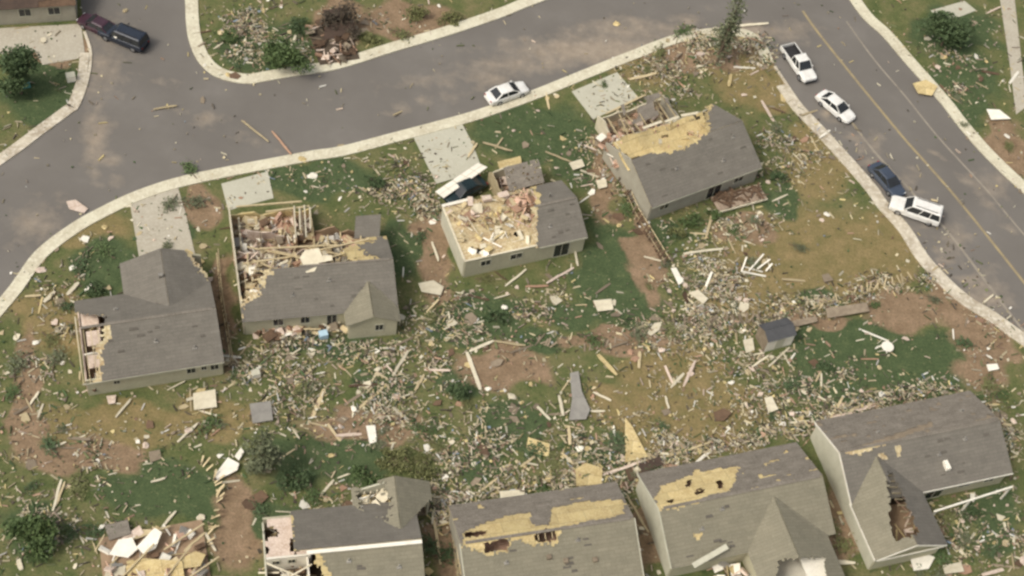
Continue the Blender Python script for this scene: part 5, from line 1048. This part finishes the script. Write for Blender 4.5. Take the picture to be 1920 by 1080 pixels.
LM = [("dark green", L_DARK), ("green", L_MID), ("olive", L_OLIVE), ("grey-green", L_GREY)]; bmesh_ = {}
for i in range(120):
    x, y, p = spot(road=r.random() < .02); k = i % 4
    if (i % 3, k) not in bmesh_:
        me_ = branch_mesh(i % 3+k*3); me_.materials.append(C_BARK); me_.materials.append(LM[k][1]); bmesh_[(i % 3, k)] = me_
    o = bpy.data.objects.new("fallen_branch", bmesh_[(i % 3, k)]); COL.objects.link(o); s_ = r.uniform(.6, 1.5); o.scale = (s_,)*3; o.rotation_euler = (0, 0, r.uniform(0, 6.28)); o.location = (p[0], p[1], .02)
    made.append((o, f"{LM[k][0]}|torn leafy branch|{zone(x, y) if not inpoly(x, y, ROADPX) else ('on the right-hand road' if x > 1380 else 'on the street above the houses')}", s_)); o["category"] = "branch"; o["group"] = "leafy branches torn off by the storm"
by = {}
for o, key, s_ in made: by.setdefault(key, []).append((s_, o))
for key, L_ in by.items():
    cn, noun, zn = key.split("|"); L_.sort(key=lambda q_: -q_[0])
    for i, (s_, o) in enumerate(L_):
        if len(L_) == 1: o["label"] = f"{cn} {noun} {zn}"
        elif len(L_) == 2: o["label"] = f"{'larger' if i == 0 else 'smaller'} {cn} {noun} {zn}"
        elif i == 0: o["label"] = f"largest {cn} {noun} {zn}"
        elif i == len(L_)-1: o["label"] = f"smallest {cn} {noun} {zn}"
        elif len(L_) == 3: o["label"] = f"middle-sized {cn} {noun} {zn}"
        else: o["label"] = f"medium {cn} {noun} {zn}"
# fine litter nobody could count
PAL = [((.56, .48, .30), 7), ((.48, .40, .25), 6), ((.64, .58, .42), 6), ((.72, .69, .60), 1.6), ((.28, .24, .16), 4), ((.58, .47, .22), 3), ((.40, .26, .17), 3), ((.10, .08, .055), 5), ((.48, .38, .29), 3), ((.26, .32, .37), .4), ((.07, .115, .04), 5), ((.15, .17, .07), 4)]
mb = MB(); cv = []; i = 0; HEAP = []
for ln, n_ in (([(800,945),(870,945),(1200,880),(1330,838),(1545,785)], 30), ([(1545,785),(1650,752),(1790,728)], 12), ([(1215,628),(1330,606),(1440,596),(1560,566),(1740,512)], 22), ([(440,720),(520,640),(720,615)], 9), ([(1150,250),(1160,330),(1200,400)], 8), ([(1290,80),(1400,80),(1440,120)], 10), ([(700,330),(770,360),(830,400)], 8), ([(1840,750),(1880,830)], 6)):
    for k in range(n_):
        t_ = (k+r.random())/n_*(len(ln)-1); a_ = int(t_); f_ = t_-a_; x = ln[a_][0]*(1-f_)+ln[a_+1][0]*f_; y = ln[a_][1]*(1-f_)+ln[a_+1][1]*f_
        HEAP += [(P(x+r.gauss(0, 8), y+r.gauss(0, 8)), r.uniform(.6, 1.6), r.uniform(.2, .6), .4)]
while len(HEAP) < 230:
    x, y, p = spot()
    if dens2(x, y) > .75: HEAP.append((p, r.uniform(.7, 2.0), r.uniform(.15, .5), r.uniform(-.9, .9)))
while i < 31000:
    zb_ = 0
    if r.random() < .46:
        hp, hr, hh, ha = r.choice(HEAP); u_, v_ = r.gauss(0, hr), r.gauss(0, hr*.55); p = hp+np.array([u_*math.cos(ha)-v_*math.sin(ha), u_*math.sin(ha)+v_*math.cos(ha), 0])
        if not free(p): continue
        zb_ = hh*math.exp(-(u_/hr)**2-(v_/hr/.55)**2)*r.random()
    else:
        x, y, p = spot(road=r.random() < .02)
        if snoise(p[0]*.45, p[1]*.45, 21) < r.uniform(.05, .8): continue
        if r.random() < .016:
            t_ = r.random(); p = P(1560+t_*345+r.gauss(0, 22), 215+t_*415+r.gauss(0, 14)); zb_ = .01
            if not free(p): continue
    i += 1; thin = r.random() < .42
    s_ = r.uniform(.22, .85) if thin else r.uniform(.07, .27)*(1.7 if r.random() < .05 else 1); a_ = r.uniform(.10, .22) if thin else r.uniform(.5, 1)
    an = r.choice((.6, .6, -.9, 2.2))+r.gauss(0, .5); tl = r.gauss(0, .45)
    cc = r.choices([q_[0] for q_ in PAL], [q_[1] for q_ in PAL])[0]; k = r.uniform(.42, 1.02); ca, sa = math.cos(an), math.sin(an); h_ = r.uniform(.02, .12)
    z_ = h_+.03+zb_; vs = []
    for u_, v_ in ((-.5, -.5), (.5, -.5), (.5, .5), (-.5, .5)):
        u_ *= s_*r.uniform(.6, 1.25); v_ *= s_*a_*r.uniform(.6, 1.25); vs.append((p[0]+ca*u_-sa*v_, p[1]+sa*u_+ca*v_, z_+v_*math.sin(tl)))
    bs = [(q_[0], q_[1], max(.002, q_[2]-h_)) for q_ in vs]
    mb.add(bs+vs, [(4, 5, 6, 7), (0, 1, 5, 4), (1, 2, 6, 5), (2, 3, 7, 6), (3, 0, 4, 7)]); cv += [(*[c_*k for c_ in cc], 1.)]*8
me_ = mb.mesh("litter"); ca_ = me_.color_attributes.new("tint", 'FLOAT_COLOR', 'POINT'); ca_.data.foreach_set("color", np.array(cv, np.float32).ravel())
lmt = bpy.data.materials.new("mixed_litter"); lmt.use_nodes = True; b = lmt.node_tree.nodes["Principled BSDF"]; an_ = lmt.node_tree.nodes.new("ShaderNodeAttribute"); an_.attribute_name = "tint"
lmt.node_tree.links.new(an_.outputs["Color"], b.inputs["Base Color"]); b.inputs["Roughness"].default_value = .9
tag(link("litter", me_, lmt), "fine splinters, paper and leaves strewn over lawns and streets", "litter", kind="stuff")
